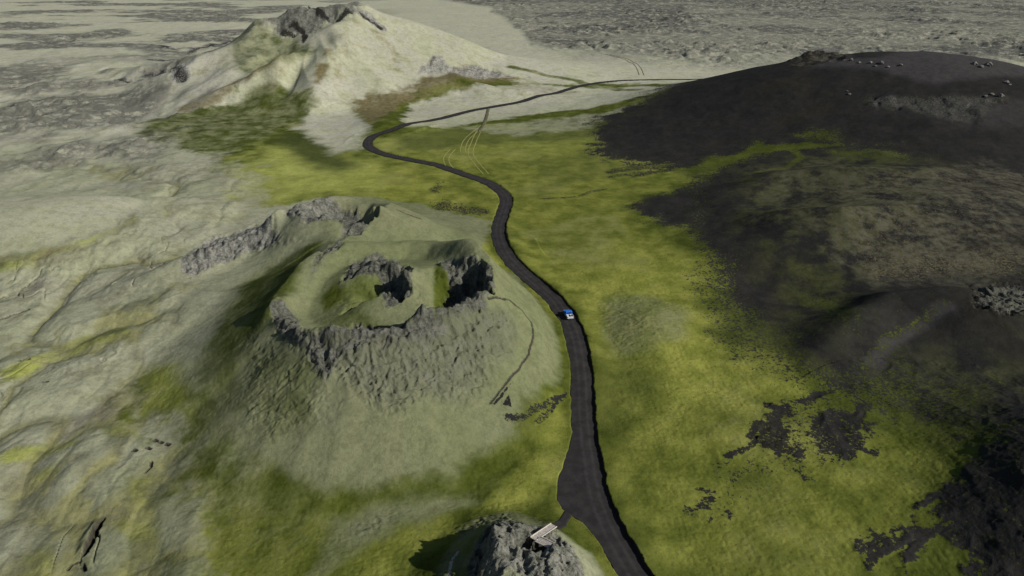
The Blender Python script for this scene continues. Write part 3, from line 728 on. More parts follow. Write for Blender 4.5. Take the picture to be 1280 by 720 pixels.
class N:
    def __init__(s, nt): s.nt = nt
    def put(s, sock, v):
        if isinstance(v, bpy.types.NodeSocket): s.nt.links.new(v, sock)
        elif isinstance(v, (tuple, list)): sock.default_value = (*v, 1) if len(v) == 3 and len(sock.default_value) == 4 else v
        else: sock.default_value = v
    def math(s, op, a, b=None, c=None, clamp=False):
        n = s.nt.nodes.new('ShaderNodeMath'); n.operation = op; n.use_clamp = clamp
        s.put(n.inputs[0], a)
        if b is not None: s.put(n.inputs[1], b)
        if c is not None: s.put(n.inputs[2], c)
        return n.outputs[0]
    def mix(s, f, a, b, mode='MIX'):
        n = s.nt.nodes.new('ShaderNodeMix'); n.data_type = 'RGBA'; n.blend_type = mode; n.clamp_factor = True
        s.put(n.inputs[0], f); s.put(n.inputs[6], a); s.put(n.inputs[7], b)
        return n.outputs[2]
    def ramp(s, v, lo, hi, t0=0.0, t1=1.0):
        n = s.nt.nodes.new('ShaderNodeMapRange'); n.interpolation_type = 'SMOOTHSTEP'
        s.put(n.inputs[0], v); n.inputs[1].default_value = lo; n.inputs[2].default_value = hi
        n.inputs[3].default_value = t0; n.inputs[4].default_value = t1
        return n.outputs[0]
    def noise(s, vec, scale, detail=4, rough=.55, dist=0.0):
        n = s.nt.nodes.new('ShaderNodeTexNoise'); n.noise_dimensions = '3D'
        s.put(n.inputs['Vector'], vec); n.inputs['Scale'].default_value = scale
        n.inputs['Detail'].default_value = detail; n.inputs['Roughness'].default_value = rough; n.inputs['Distortion'].default_value = dist
        return n.outputs[0]
    def attr(s, name):
        n = s.nt.nodes.new('ShaderNodeAttribute'); n.attribute_name = name
        return n
    def bump(s, h, strength, dist, normal=None):
        n = s.nt.nodes.new('ShaderNodeBump'); n.inputs['Strength'].default_value = strength; n.inputs['Distance'].default_value = dist
        s.put(n.inputs['Height'], h)
        if normal is not None: s.put(n.inputs['Normal'], normal)
        return n.outputs[0]

def terrain_material():
    m, nt, b = new_mat('moss_cinder_and_lava')
    g = N(nt)
    tc = nt.nodes.new('ShaderNodeTexCoord'); P = tc.outputs['Object']
    A = g.attr('cover_a'); B = g.attr('cover_b'); Cc = g.attr('cover_c'); Dd = g.attr('cover_d')
    def split(n):
        s = nt.nodes.new('ShaderNodeSeparateColor'); nt.links.new(n.outputs['Color'], s.inputs[0]); return s.outputs
    pale, cinder, rock = split(A)[:3]; yellow, brown, dark = split(B)[:3]; lump, spat, cut = split(Cc)[:3]; wool_lit, stip, lit_ash = split(Dd)[:3]
    mp = nt.nodes.new('ShaderNodeMapping'); mp.inputs['Scale'].default_value = (1, .38, 1); nt.links.new(P, mp.inputs[0])
    PS = mp.outputs[0]
    n60 = g.noise(P, .022, 5, .55); n12 = g.noise(P, .09, 5, .6); n4 = g.noise(P, .32, 5, .65); n1 = g.noise(P, 1.1, 4, .7); n03 = g.noise(P, 3.2, 3, .7)
    nst = g.noise(PS, .075, 5, .6)
    # green moss
    green = g.mix(g.ramp(n12, .35, .68), (.056, .070, .011), (.092, .107, .018))
    yel = g.mix(g.ramp(n12, .3, .7), (.160, .176, .030), (.275, .280, .058))
    yel = g.mix(wool_lit, yel, (.46, .48, .13))  # lifted far off, where the stronger light is painted in
    ymask = g.math('ADD', yellow, g.math('MULTIPLY', g.math('SUBTRACT', n60, .5), 1.0))
    ymask = g.math('ADD', ymask, g.math('MULTIPLY', g.math('SUBTRACT', n12, .5), .9), clamp=True)
    c = g.mix(ymask, green, yel)
    c = g.mix(g.math('MULTIPLY', g.ramp(n4, .48, .72), .45), c, (.066, .078, .020))
    c = g.mix(g.math('MULTIPLY', g.ramp(n60, .52, .66), g.math('MULTIPLY', g.ramp(n4, .3, .6), .35)), c, (.15, .15, .065))
    c = g.mix(g.math('MULTIPLY', dark, .92), c, (.050, .062, .017))
    # pale woolly moss: greenish on the cone, greyer on the old flow, brighter far off to paint in the light there
    pg = g.mix(g.ramp(n60, .38, .62), (.162, .175, .084), (.190, .195, .106))
    pa = g.mix(g.ramp(n60, .38, .62), (.435, .428, .305), (.415, .398, .315))
    pa = g.mix(g.ramp(n12, .46, .75), pa, (.33, .33, .20))
    pa = g.mix(wool_lit, pg, pa)
    pa = g.mix(g.math('MULTIPLY', g.ramp(n4, .5, .75), .35), pa, g.mix(wool_lit, (.115, .12, .062), (.26, .255, .18)))
    pm = g.math('ADD', pale, g.math('MULTIPLY', g.math('SUBTRACT', n12, .5), .75))
    pm = g.ramp(pm, .22, .82)
    c = g.mix(pm, c, pa)
    # the hollows of the old flow hold green and yellow moss
    hat = g.attr('cover_e'); hol = split(hat)[0]
    c = g.mix(g.math('MULTIPLY', hol, .75), c, g.mix(g.ramp(n12, .40, .60), (.125, .125, .070), g.mix(g.ramp(n60, .45, .6), (.24, .23, .075), (.19, .19, .11))))
    c = g.mix(g.math('MULTIPLY', lump, g.math('MULTIPLY', g.ramp(n12, .50, .70), .6)), c, (.19, .175, .125))
    c = g.mix(g.math('MULTIPLY', g.math('MULTIPLY', lump, g.ramp(nst, .56, .72)), .45), c, (.20, .175, .145))
    # brown stain
    bmk = g.ramp(g.math('ADD', brown, g.math('MULTIPLY', g.math('SUBTRACT', n12, .5), .9)), .25, .9)
    c = g.mix(bmk, c, g.mix(n4, (.10, .082, .045), (.20, .17, .08)))
    # grazed specks: bare soil showing through
    sp = g.math('MULTIPLY', g.ramp(n1, .575, .66), g.ramp(n12, .44, .60))
    c = g.mix(g.math('MULTIPLY', g.math('MULTIPLY', sp, g.math('SUBTRACT', 1.0, g.math('MULTIPLY', pale, .75))), .7), c, (.07, .065, .035))
    # rock: bare lava, paler grey under the wool mask
    rn = g.math('ADD', g.math('MULTIPLY', n1, .6), g.math('MULTIPLY', n4, .4))
    rc = g.mix(g.ramp(rn, .36, .62), (.048, .046, .045), (.135, .132, .115))
    rc = g.mix(g.math('MULTIPLY', wool_lit, .8), rc, g.mix(g.ramp(rn, .38, .60), (.17, .165, .15), (.40, .385, .34)))
    c = g.mix(g.math('MULTIPLY', stip, .55), c, g.mix(g.ramp(n1, .40, .62), (.155, .155, .115), (.085, .085, .068)))
    rmask = g.ramp(g.math('ADD', rock, g.math('MULTIPLY', g.math('SUBTRACT', n4, .5), .8)), .3, .75)
    c = g.mix(g.math('MULTIPLY', rmask, .85), c, rc)
    # broken lava
    br = g.mix(g.ramp(n12, .38, .64), (.12, .115, .108), (.31, .30, .25))
    br = g.mix(g.ramp(n60, .45, .6), br, g.mix(g.ramp(n12, .35, .65), (.19, .185, .15), (.38, .37, .27)))
    n20 = g.noise(P, .055, 5, .72)
    br = g.mix(g.math('MULTIPLY', g.ramp(n20, .42, .52), .88), br, (.068, .066, .063))
    br = g.mix(g.math('MULTIPLY', g.ramp(n4, .52, .62), .8), br, (.04, .039, .039))
    br = g.mix(g.math('MULTIPLY', g.ramp(n20, .44, .36), .4), br, (.34, .335, .25))
    c = g.mix(g.math('MULTIPLY', spat, .9), c, br)
    # cinders: edge breaks up into specks
    spk = g.math('ADD', g.math('MULTIPLY', n1, .60), g.math('ADD', g.math('MULTIPLY', n4, .22), g.math('MULTIPLY', n03, .18)))
    cm = g.math('ADD', cinder, g.math('MULTIPLY', g.math('SUBTRACT', spk, .5), 4.2))
    cm = g.ramp(cm, .42, .58)
    on = g.ramp(cinder, .03, .10)
    cm = g.math('MULTIPLY', cm, on)
    cc = g.mix(g.ramp(n12, .35, .7), (.021, .0202, .0192), (.029, .0270, .0250))
    cc = g.mix(g.math('MULTIPLY', g.ramp(n60, .5, .7), .5), cc, (.034, .031, .020))
    cc = g.mix(g.math('MULTIPLY', g.math('MULTIPLY', dark, .8), g.ramp(n12, .38, .60)), cc, (.062, .067, .023))
    cc = g.mix(g.math('MULTIPLY', brown, g.ramp(g.math('ADD', g.math('MULTIPLY', n12, .5), g.math('MULTIPLY', n4, .5)), .40, .62)), cc, (.088, .082, .056))
    cc = g.mix(g.math('MULTIPLY', lit_ash, .9), cc, (.056, .051, .050))  # paler cinder tone, also carries the painted sunlit strips
    c = g.mix(cm, c, cc)
    c = g.mix(cut, c, (.05, .045, .035))
    gr = g.math('ADD', g.math('MULTIPLY', g.ramp(n1, .32, .68), .20), g.math('MULTIPLY', g.ramp(n03, .3, .7), .14))
    gr = g.math('ADD', gr, g.math('ADD', .70, g.math('MULTIPLY', g.ramp(n4, .35, .65), .26)))
    gc = nt.nodes.new('ShaderNodeCombineColor')
    for i_ in range(3): nt.links.new(gr, gc.inputs[i_])
    c = g.mix(1.0, c, gc.outputs[0], 'MULTIPLY')
    nt.links.new(c, b.inputs['Base Color'])
    h = g.math('ADD', g.math('MULTIPLY', n1, .5), g.math('MULTIPLY', n03, .25))
    h = g.math('ADD', h, g.math('MULTIPLY', n4, .6))
    h = g.math('MULTIPLY', h, g.math('ADD', g.math('MULTIPLY', rock, .9), g.math('ADD', .35, g.math('MULTIPLY', spat, .8))))
    nt.links.new(g.bump(h, 1.0, .75), b.inputs['Normal'])
    return m
TERR = terrain_material()

def simple(name, col, rough=.8, spec=.2, var=.12, scale=6.0, bump=0.0, metal=0.0):
    m, nt, b = new_mat(name); g = N(nt)
    tc = nt.nodes.new('ShaderNodeTexCoord'); P = tc.outputs['Object']
    n = g.noise(P, scale, 4, .6)
    c2 = tuple(min(1, v*(1+var*2)) for v in col); c1 = tuple(v*(1-var*2) for v in col)
    nt.links.new(g.mix(g.ramp(n, .3, .7), c1, c2), b.inputs['Base Color'])
    b.inputs['Roughness'].default_value = rough; b.inputs['Specular IOR Level'].default_value = spec; b.inputs['Metallic'].default_value = metal
    if bump: nt.links.new(g.bump(n, .6, bump), b.inputs['Normal'])
    return m

def road_material():
    m, nt, b = new_mat('black_gravel'); g = N(nt)
    tc = nt.nodes.new('ShaderNodeTexCoord'); P = tc.outputs['Object']
    uv = g.attr('lane'); s = nt.nodes.new('ShaderNodeSeparateColor'); nt.links.new(uv.outputs['Color'], s.inputs[0])
    lane = s.outputs[0]
    n = g.noise(P, .35, 5, .65); n2 = g.noise(P, 2.2, 3, .6)
    c = g.mix(g.ramp(n, .35, .7), (.029, .0265, .0255), (.044, .0395, .0385))
    # wheel tracks packed smooth and paler, as a function of the lateral position
    w1 = g.math('ABSOLUTE', g.math('SUBTRACT', g.math('ABSOLUTE', g.math('SUBTRACT', lane, .5)), .17))
    tr = g.math('MULTIPLY', g.ramp(w1, .0, .12, 1, 0), g.ramp(n, .25, .6))
    c = g.mix(g.math('MULTIPLY', tr, .55), c, (.062, .055, .056))
    c = g.mix(g.math('MULTIPLY', g.ramp(n2, .58, .75), .4), c, (.055, .05, .048))
    nt.links.new(c, b.inputs['Base Color'])
    nt.links.new(g.bump(g.math('ADD', n, n2), .5, .06), b.inputs['Normal'])
    return m
ROADM = road_material()
TRACKM = simple('worn_earth', (.12, .112, .065), .95, .05, .2, .8)
MOSSTRACK = simple('pressed_moss', (.27, .26, .09), .95, .05, .1, .5)
DUSTPATH = simple('grey_dust_path', (.30, .28, .24), .95, .05, .12, 1.0)
WOOD = simple('weathered_deck_wood', (.44, .39, .34), .75, .25, .12, 3.0, .01)
WOODL = simple('pale_rail_wood', (.60, .55, .47), .7, .25, .08, 3.0)
WOODD = simple('dark_post_wood', (.16, .13, .10), .85, .2, .1, 3.0)
BLUE = simple('blue_paint', (.018, .155, .62), .35, .5, .03, 2.0)
WHITE = simple('off_white_paint', (.62, .63, .64), .45, .4, .05, 2.0)
BLACK = simple('black_rubber', (.015, .015, .016), .8, .3, .1, 6.0)
GLASSD = simple('dark_window_glass', (.012, .014, .018), .08, .8, .02, 1.0)
METAL = simple('grey_metal', (.35, .36, .37), .4, .5, .05, 4.0, 0, .7)
REDL = simple('red_lamp_plastic', (.35, .02, .015), .4, .5, .02, 4.0)
CLEARL = simple('clear_lamp_plastic', (.7, .7, .66), .2, .6, .02, 4.0)
ROCKM = simple('lichen_grey_rock', (.17, .16, .14), .95, .05, .25, 1.5, .15)

# ------------------------------------------------------------------ objects helpers
def tag(o, label=None, cat=None, group=None, kind=None):
    if label: o['label'] = label
    if cat: o['category'] = cat
    if group: o['group'] = group
    if kind: o['kind'] = kind
    return o

def link_mesh(name, verts, faces, mat, parent=None, smooth=False):
    me = bpy.data.meshes.new(name); me.from_pydata(verts, [], faces); me.materials.append(mat)
    if smooth: me.polygons.foreach_set('use_smooth', [True]*len(me.polygons))
    me.update()
    o = bpy.data.objects.new(name, me); COL.objects.link(o)
    if parent: o.parent = parent
    return o

def from_bm(name, bm, mat, parent=None, smooth=False, bevel=0.0):
    me = bpy.data.meshes.new(name)
    bmesh.ops.recalc_face_normals(bm, faces=bm.faces[:])
    bm.to_mesh(me); bm.free(); me.materials.append(mat)
    if smooth: me.polygons.foreach_set('use_smooth', [True]*len(me.polygons))
    o = bpy.data.objects.new(name, me); COL.objects.link(o)
    if parent: o.parent = parent
    if bevel:
        md = o.modifiers.new('bevel', 'BEVEL'); md.width = bevel; md.segments = 2
    return o

# ------------------------------------------------------------------ build the ground sheet in regions
print('build ground')
reg = np.zeros((NR, NC), np.int8)
reg[(np.hypot(GX-70*0+70, GY-268) < 50) | (np.hypot(GX+44, GY-266) < 30)] = 5
sd_ridge, _ = seg_dist(GX, GY, [(-141, 226), (-118, 250), (-99, 262), (-85, 262)])
reg[(sd_ridge < 13)] = 6
B_ = 66.0+7*np.sin(mth+3.6)
reg[mr < B_*1.0] = 1
reg[np.hypot(GX-SC[0], GY-SC[1]) < 21.5] = 2
reg[np.hypot((GX-FH[0])/1.08, GY-FH[1]) < 168] = 3
reg[(TH+9*WARPX < 140) | (np.hypot((GX-205)/85, (GY-300)/60) < 1.0) & (M['cinder'] > .3)] = 4
reg[FARL > .5] = 7
fr = reg[:-1, :-1].copy()
AC = {'cover_a': ('pale', 'cinder', 'rock'), 'cover_b': ('yellow', 'brown', 'dark'), 'cover_c': ('lump', 'spat', 'cut'), 'cover_d': ('wool_lit', 'stip', 'lit_ash'), 'cover_e': ('hol', 'hol', 'hol')}
idx = (np.arange(NR-1)[:, None]*NC+np.arange(NC-1)[None, :])
quads = np.stack([idx, idx+1, idx+1+NC, idx+NC], -1)
V = np.stack([GX, GY, H], -1).reshape(-1, 3).astype(np.float32)
NM = {0: ('ground', 'green and pale mossy ground with old lava swells'), 1: ('crater_hill', 'broad moss covered crater with two pits, left of the road bend'), 2: ('spatter_cone', 'small grey spatter cone with a wooden platform at its vent'),
      3: ('far_hill', 'large pale hill with dark broken rocks on its summit'), 4: ('cinder_hill', 'black cinder hill on the right'), 5: ('rear_crater_hill', 'low pale crater behind the broad crater'),
      6: ('rocky_ridge', 'grey rocky ridge left of the low crater'), 7: ('lava_field', 'rough grey lava field filling the distance')}
for k, (nm, lb) in NM.items():
    q = quads[fr == k]
    if not len(q): continue
    used, inv = np.unique(q.ravel(), return_inverse=True)
    me = bpy.data.meshes.new(nm)
    me.vertices.add(len(used)); me.vertices.foreach_set('co', V[used].ravel())
    me.loops.add(inv.size); me.loops.foreach_set('vertex_index', inv.astype(np.int32))
    nf = len(q)
    me.polygons.add(nf); me.polygons.foreach_set('loop_start', np.arange(0, nf*4, 4, dtype=np.int32))
    me.polygons.foreach_set('use_smooth', np.ones(nf, bool))
    me.update(calc_edges=True)
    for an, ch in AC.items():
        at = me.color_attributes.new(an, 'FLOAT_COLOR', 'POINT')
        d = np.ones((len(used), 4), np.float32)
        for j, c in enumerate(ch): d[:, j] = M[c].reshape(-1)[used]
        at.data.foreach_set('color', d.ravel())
    me.materials.append(TERR)
    o = bpy.data.objects.new(nm, me); COL.objects.link(o)
    tag(o, lb, kind='structure')

# ------------------------------------------------------------------ road surface
def road_mesh():
    n = len(RL); K = 9
    L = RL - nrm*(LEFT+.25)[:, None]; R = RL + nrm*(RIGHT+.28)[:, None]
    v = []; lane = []
    for i in range(n):
        for k in range(K):
            t = k/(K-1)
            p = L[i]*(1-t)+R[i]*t
            off = (t*(LEFT[i]+RIGHT[i]+.5)-LEFT[i]-.25)
            cam_ = .06*(1-min(1, abs(off)/3)**2)
            v.append((p[0], p[1], RZ[i]+cam_)); lane.append(.5+off/(2*HALF))
    f = [(i*K+k, i*K+k+1, (i+1)*K+k+1, (i+1)*K+k) for i in range(n-1) for k in range(K-1)]
    o = link_mesh('gravel_road', v, f, ROADM, smooth=True)
    at = o.data.color_attributes.new('lane', 'FLOAT_COLOR', 'POINT')
    at.data.foreach_set('color', np.array([(l, 0, 0, 1) for l in lane], np.float32).ravel())
    tag(o, 'black gravel road winding between the moss covered craters', kind='structure')
road_mesh()

def ribbon(name, px, width, mat, lift, label, taper=False, step=.7, world=False, across=4, rag=.15):
    P = px if world else [cast(*p) for p in px]
    L = smooth_line(P, step)
    t_ = np.gradient(L, axis=0); t_ /= np.linalg.norm(t_, axis=1)[:, None]
    nn = np.stack([t_[:, 1], -t_[:, 0]], 1)
    v = []; n = len(L)
    for i in range(n):
        w = width*(1+rag*float(vnoise(i*.35, 3.3, 4)))
        if taper: w *= min(1, .25+min(i, n-1-i)/(n*.12))
        for k in range(across+1):
            p = L[i]+nn[i]*w*(k/across-.5)
            v.append((p[0], p[1], 0))
    v = np.array(v); z = zat(v[:, 0], v[:, 1])+lift
    z = z.reshape(n, across+1); z[:, 0] -= lift*1.3; z[:, -1] -= lift*1.3
    v[:, 2] = z.ravel()
    K = across+1
    f = [(i*K+k, i*K+k+1, (i+1)*K+k+1, (i+1)*K+k) for i in range(n-1) for k in range(across)]
    o = link_mesh(name, v.tolist(), f, mat, smooth=True)
    tag(o, label, kind='structure')
    return o
ribbon('path', [(723, 622), (714, 636), (705, 646), (696, 655), (692, 659)], 2.3, ROADM, .16, 'short black path from the lay-by to the wooden platform', across=8, step=.4)
ribbon('dirt_track', [(611, 134), (608, 146), (604, 157), (598, 165)], 2.8, TRACKM, .35, 'dark dirt track leaving the far road', True, across=6)
for off in (-1.0, 1.0):
    for n_, t in enumerate(([(598, 165), (592, 178), (588, 191), (596, 204), (608, 218)], [(566, 186), (558, 196), (560, 206), (569, 213)], [(604, 157), (590, 168), (581, 178), (578, 190)])):
        P = [cast(*p) for p in t]; P = [(p[0]+off*1.6, p[1]) for p in P]
        ribbon('wheel_track', P, .75, MOSSTRACK, .16, 'faint pale wheel track pressed into yellow moss', world=True, across=2)
for off in (-1.0, 1.0):
    P = [cast(*p) for p in ((760, 68), (782, 74), (796, 82), (802, 94))]; P = [(p[0]+off*2.5, p[1]) for p in P]
    ribbon('wheel_track', P, 1.3, TRACKM, .4, 'faint wheel track curving over the pale plain', world=True, across=2)
ribbon('foot_trail', [(560, 730), (562, 714), (566, 700), (573, 690)], .8, DUSTPATH, .06, 'pale foot trail climbing the left of the spatter cone', across=3, step=.4)

# ------------------------------------------------------------------ bmesh bricks
def box(bm, c, s, rz=0.0, taper=None):
    vs = []
    for dz in (-.5, .5):
        k = 1 if (taper is None or dz < 0) else taper
        for dx, dy in ((-.5, -.5), (.5, -.5), (.5, .5), (-.5, .5)):
            x = dx*s[0]*k; y = dy*s[1]*k
            vs.append(bm.verts.new((c[0]+x*math.cos(rz)-y*math.sin(rz), c[1]+x*math.sin(rz)+y*math.cos(rz), c[2]+dz*s[2])))
    for f in ((0, 3, 2, 1), (4, 5, 6, 7), (0, 1, 5, 4), (1, 2, 6, 5), (2, 3, 7, 6), (3, 0, 4, 7)):
        bm.faces.new([vs[i] for i in f])

def prism(bm, prof, x0, x1):
    """side outline in (y, z), extruded across x"""
    a = [bm.verts.new((x0, y, z)) for y, z in prof]; b = [bm.verts.new((x1, y, z)) for y, z in prof]
    bm.faces.new(a); bm.faces.new(b[::-1])
    n = len(prof)
    for i in range(n): bm.faces.new([a[i], b[i], b[(i+1) % n], a[(i+1) % n]])

def cyl(bm, c, r, h, axis='x', seg=20):
    a = []; b = []
    for i in range(seg):
        t = 2*math.pi*i/seg
        if axis == 'x':
            a.append(bm.verts.new((c[0]-h/2, c[1]+r*math.cos(t), c[2]+r*math.sin(t)))); b.append(bm.verts.new((c[0]+h/2, c[1]+r*math.cos(t), c[2]+r*math.sin(t))))
        else:
            a.append(bm.verts.new((c[0]+r*math.cos(t), c[1]+r*math.sin(t), c[2]-h/2))); b.append(bm.verts.new((c[0]+r*math.cos(t), c[1]+r*math.sin(t), c[2]+h/2)))
    bm.faces.new(a[::-1]); bm.faces.new(b)
    for i in range(seg): bm.faces.new([a[i], a[(i+1) % seg], b[(i+1) % seg], b[i]])

# ------------------------------------------------------------------ pick-up on the road
def make_truck():
    root = bpy.data.objects.new('pickup_truck', None); COL.objects.link(root)
    tag(root, 'blue pickup truck with a pale cargo bed driving along the black gravel road', 'truck')
    bm = bmesh.new()
    prism(bm, [(-.15, .55), (2.75, .55), (2.82, .75), (2.78, 1.08), (1.55, 1.22), (.95, 1.30), (.45, 1.95), (.15, 2.02), (-.95, 2.02), (-1.12, 1.95), (-1.15, .55)], -.98, .98)
    body = from_bm('body', bm, BLUE, root, bevel=.07)
    for s in (-1, 1):
        bm = bmesh.new(); prism(bm, [(.78, 1.34), (.42, 1.84), (.02, 1.88), (-.02, 1.34)], s*.985-.008, s*.985+.008); from_bm('side_window', bm, GLASSD, root)
        bm = bmesh.new(); prism(bm, [(-.10, 1.34), (-.06, 1.88), (-.92, 1.88), (-1.0, 1.34)], s*.985-.008, s*.985+.008); from_bm('side_window', bm, GLASSD, root)
        bm = bmesh.new(); box(bm, (s*.70, 2.80, .90), (.36, .07, .20)); from_bm('headlight', bm, CLEARL, root)
        bm = bmesh.new(); box(bm, (s*.90, -2.86, .98), (.14, .06, .34)); from_bm('tail_light', bm, REDL, root)
        bm = bmesh.new(); box(bm, (s*1.10, .80, 1.32), (.20, .10, .16)); from_bm('wing_mirror', bm, BLUE, root, bevel=.02)
        bm = bmesh.new(); box(bm, (s*1.00, -.1, .50), (.14, 2.3, .06)); from_bm('side_step', bm, METAL, root)
        for y in (-1.85, 1.85):
            bm = bmesh.new(); cyl(bm, (s*.93, y, .44), .44, .30); w = from_bm('wheel', bm, BLACK, root, bevel=.03)
            bm = bmesh.new(); cyl(bm, (s*1.085, y, .44), .25, .02); from_bm('rim', bm, METAL, w)
            bm = bmesh.new()
            pr = [(y+.62*math.cos(t), .50+.56*math.sin(t)) for t in np.linspace(0, math.pi, 9)]+[(y-.54, .50)]+[(y+.52*math.cos(t), .50+.47*math.sin(t)) for t in np.linspace(math.pi, 0, 9)]+[(y+.54, .50)]
            prism(bm, pr, s*.96, s*1.12); from_bm('wheel_arch', bm, BLACK, root)
    bm = bmesh.new()
    vs = [bm.verts.new(p) for p in ((-.84, .965, 1.335), (.84, .965, 1.335), (.76, .50, 1.93), (-.76, .50, 1.93))]
    bm.faces.new(vs); ex = bmesh.ops.extrude_face_region(bm, geom=bm.faces[:]); bmesh.ops.translate(bm, vec=(0, .02, .02), verts=[v for v in ex['geom'] if isinstance(v, bmesh.types.BMVert)])
    from_bm('windscreen', bm, GLASSD, root)
    bm = bmesh.new(); box(bm, (0, -1.165, 1.66), (1.5, .02, .42)); from_bm('rear_window', bm, GLASSD, root)
    # cargo bed: floor, two sides, front board, tailgate
    bm = bmesh.new()
    box(bm, (0, -2.0, .74), (1.86, 1.62, .34)); box(bm, (-.955, -2.02, .93), (.09, 1.66, .72)); box(bm, (.955, -2.02, .93), (.09, 1.66, .72)); box(bm, (0, -1.225, 1.0), (1.82, .07, .60))
    bed = from_bm('cargo_bed', bm, WHITE, root, bevel=.02)
    bm = bmesh.new(); box(bm, (0, -2.86, .95), (1.78, .06, .60)); tg = from_bm('tailgate', bm, WHITE, root, bevel=.015)
    bm = bmesh.new(); box(bm, (0, -2.90, 1.10), (.24, .03, .07)); from_bm('handle', bm, BLACK, tg)
    bm = bmesh.new(); box(bm, (-.02, -1.95, 1.10), (.42, 1.15, .36)); from_bm('cargo_box', bm, BLACK, root, bevel=.03)
    bm = bmesh.new(); box(bm, (-.58, -1.9, 1.08), (.5, 1.0, .32)); from_bm('cargo_crate', bm, WHITE, root, bevel=.03)
    bm = bmesh.new(); box(bm, (0, 2.86, .60), (1.9, .16, .22)); from_bm('front_bumper', bm, METAL, root, bevel=.04)
    bm = bmesh.new(); box(bm, (0, -2.96, .56), (1.8, .14, .18)); from_bm('rear_bumper', bm, METAL, root, bevel=.04)
    bm = bmesh.new(); box(bm, (0, 2.815, .92), (.86, .04, .22)); from_bm('grille', bm, BLACK, root)
    bm = bmesh.new(); box(bm, (0, 0, .44), (1.1, 5.2, .16)); from_bm('chassis', bm, BLACK, root)
    return root
truck = make_truck()
tp = cast(711, 396)
k = int(np.argmin(np.hypot(RL[:, 0]-tp[0], RL[:, 1]-tp[1])))
side = .45
pos = RL[k]+nrm[k]*side
tv = RL[min(k+3, len(RL)-1)]-RL[k-3]
truck.location = (pos[0], pos[1], RZ[k]+.055)
truck.rotation_euler = (math.atan2(RZ[k+3]-RZ[k-3], np.hypot(*tv)), 0, math.atan2(tv[1], tv[0])-math.pi/2)
truck.scale = (1.12, 1.08, 1.1)

# ------------------------------------------------------------------ wooden platform at the small cone
def platform():
    hz = 9.3
    def at(px, py, h=hz):
        u = (px-640)/F; v = (py-360)/F
        z = (CAM_H-h)/(SP+v*CP)
        return Vector((u*z, z*(CP-v*SP), h))
    A = at(692.5, 656.5, 7.1); Bq = at(668.5, 672.5, 8.8); Cq = at(691, 683, 9.5)
    root = bpy.data.objects.new('viewing_platform', None); COL.objects.link(root)
    root.location = (Bq.x, Bq.y, zat(Bq.x, Bq.y)[0])
    tag(root, 'angled wooden viewing platform leading to the vent of the small grey cone', 'platform')
    off = root.location.copy()
    def leg(p, q, width, name, steps):
        d = (q-p); L = d.length; t = d.normalized(); s = Vector((t.y, -t.x, 0)).normalized()
        up = s.cross(t).normalized()
        if up.z < 0: up = -up
        bm = bmesh.new()
        n = int(L/.16)
        for i in range(n):
            c = p+t*((i+.5)*L/n)-off
            w = width/2; a = L/n*.44; th = .025
            vs = []
            for dz in (-th, th):
                for ds, dt in ((-w, -a), (w, -a), (w, a), (-w, a)):
                    vs.append(bm.verts.new(c+s*ds+t*dt+up*dz+Vector((0, 0, random.uniform(-.004, .004)))))
            for f in ((0, 3, 2, 1), (4, 5, 6, 7), (0, 1, 5, 4), (1, 2, 6, 5), (2, 3, 7, 6), (3, 0, 4, 7)): bm.faces.new([vs[j] for j in f])
        deck = from_bm(name, bm, WOOD, root)
        for k_ in (-1, 1):
            bm = bmesh.new(); vs = []
            for e_ in (p+t*.05, q-t*.05):
                for ds, dz in ((-.06, .03), (.06, .03), (.06, .17), (-.06, .17)):
                    vs.append(bm.verts.new(e_-off+s*(k_*width/2*.97+ds)+up*dz))
            for f in ((0, 1, 2, 3), (4, 7, 6, 5), (0, 4, 5, 1), (1, 5, 6, 2), (2, 6, 7, 3), (3, 7, 4, 0)): bm.faces.new([vs[j] for j in f])
            from_bm('kerb_rail', bm, WOODL, root)
            m_ = max(2, int(L/1.6))
            for i in range(m_+1):
                c = p+t*(L*i/m_)+s*(k_*width/2*.8)
                gz_ = zat(c.x, c.y)[0]-.3
                top = c.z-.03
                if top-gz_ > .15:
                    bm = bmesh.new(); box(bm, (c.x-off.x, c.y-off.y, (top+gz_)/2-off.z), (.12, .12, top-gz_)); from_bm('post', bm, WOODD, root)
        bm = bmesh.new(); vs = []
        for e_ in (p, q):
            for ds, dz in ((-.05, -.17), (.05, -.17), (.05, -.03), (-.05, -.03)): vs.append(bm.verts.new(e_-off+s*ds+up*dz))
        for f in ((0, 1, 2, 3), (4, 7, 6, 5), (0, 4, 5, 1), (1, 5, 6, 2), (2, 6, 7, 3), (3, 7, 4, 0)): bm.faces.new([vs[j] for j in f])
        from_bm('joist', bm, WOODD, root)
    t1 = (Bq-A).normalized()
    t2 = (Cq-Bq).normalized()
    leg(A, Bq+t1*.55, 1.5, 'walkway_deck', True)
    leg(Bq+t2*.62+Vector((0, 0, .02)), Cq, 1.7, 'lookout_deck', False)
platform()

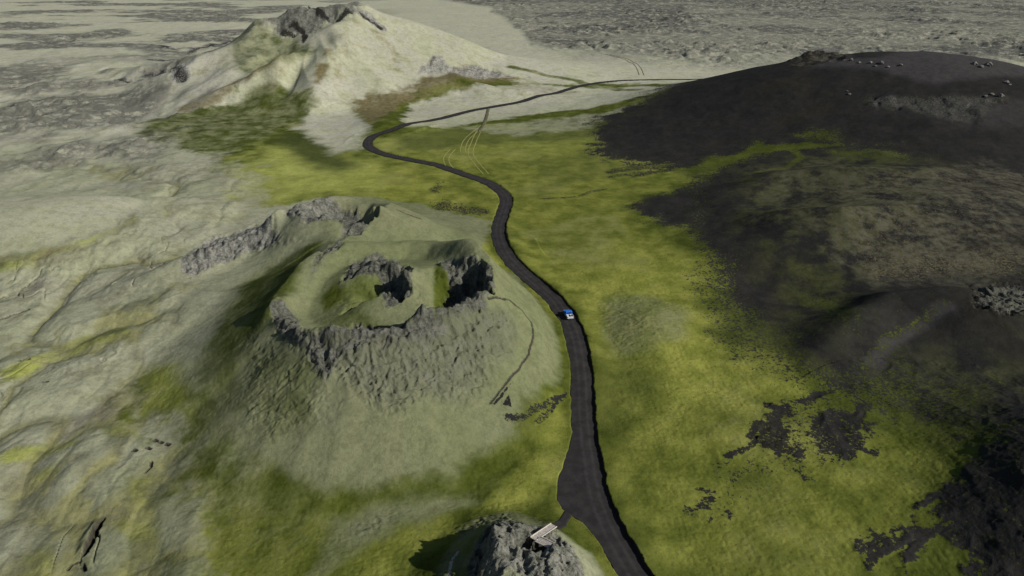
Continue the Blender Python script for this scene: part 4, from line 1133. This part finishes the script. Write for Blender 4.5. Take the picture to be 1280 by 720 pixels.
# ------------------------------------------------------------------ loose boulders
def boulder_mesh(seed, r):
    bm = bmesh.new(); bmesh.ops.create_icosphere(bm, subdivisions=3, radius=r)
    rs = random.Random(seed)
    pl = [(Vector((rs.uniform(-1, 1), rs.uniform(-1, 1), rs.uniform(-.6, 1))).normalized(), rs.uniform(.6, .9)*r) for _ in range(11)]
    for v in bm.verts:
        for n_, d in pl:
            e_ = v.co.dot(n_)-d
            if e_ > 0: v.co -= n_*e_
        q = v.co*2.3/r
        v.co *= 1+.06*math.sin(q.x*3+seed)+.05*math.sin(q.y*4.1+q.z*2)
        v.co.z *= .72
    me = bpy.data.meshes.new('boulder'); bm.to_mesh(me); bm.free(); me.materials.append(ROCKM)
    return me
BM = [boulder_mesh(i*7+1, 1.0) for i in range(5)]
BS = [(1088, 79, 1.6), (1094, 83, 1.2), (1101, 80, 1.9), (1110, 84, 1.3), (1126, 82, 1.5), (1218, 80, 2.4), (1226, 84, 1.9), (1236, 82, 2.6), (1258, 103, 1.7), (1262, 106, 1.0), (1061, 118, 1.3), (1059, 114, .8),
      (1064, 75, 1.7), (1074, 78, 1.3), (1240, 118, 1.6), (1250, 121, 2.2), (1232, 120, 1.4)]
for i, (a, b_, r) in enumerate(BS):
    p = cast(a, b_)
    o = bpy.data.objects.new('boulder', BM[i % 5]); COL.objects.link(o)
    z = zat(p[0], p[1])[0]
    o.location = (p[0], p[1], z+r*.25); o.scale = (r*random.uniform(.9, 1.3), r*random.uniform(.8, 1.2), r*random.uniform(.7, 1.0)); o.rotation_euler = (0, 0, random.uniform(0, 6))
    tag(o, 'pale grey boulder lying on the upper slope of the black cinder hill', 'boulder', 'boulders on the black cinder hill')

# ------------------------------------------------------------------ light
SUN_AZ, SUN_EL = math.radians(-24), math.radians(33)     # azimuth from +X (right), towards the camera
d = Vector((math.cos(SUN_EL)*math.cos(SUN_AZ), math.cos(SUN_EL)*math.sin(SUN_AZ), math.sin(SUN_EL)))
sun = bpy.data.lights.new('sun', 'SUN'); sun.energy = 3.9; sun.angle = math.radians(.53); sun.color = (1.0, .975, .91)
so_ = bpy.data.objects.new('sun', sun); COL.objects.link(so_)
so_.rotation_euler = d.to_track_quat('Z', 'Y').to_euler(); so_.location = d*500
w = bpy.data.worlds.new('World'); S.world = w; w.use_nodes = True
nt = w.node_tree; nt.nodes.clear()
out = nt.nodes.new('ShaderNodeOutputWorld'); bg = nt.nodes.new('ShaderNodeBackground'); sky = nt.nodes.new('ShaderNodeTexSky')
sky.sky_type = 'NISHITA'; sky.sun_disc = False; sky.sun_elevation = SUN_EL; sky.sun_rotation = math.pi/2-SUN_AZ; sky.altitude = 600; sky.air_density = 1.0; sky.dust_density = 1.0
bg.inputs[1].default_value = .05
nt.links.new(sky.outputs[0], bg.inputs[0]); nt.links.new(bg.outputs[0], out.inputs[0])
S.view_settings.view_transform = 'Standard'; S.view_settings.look = 'None'; S.view_settings.exposure = 0.15; S.view_settings.gamma = 1.0
S.render.film_transparent = False
S.cycles.max_bounces = 4
print('done')
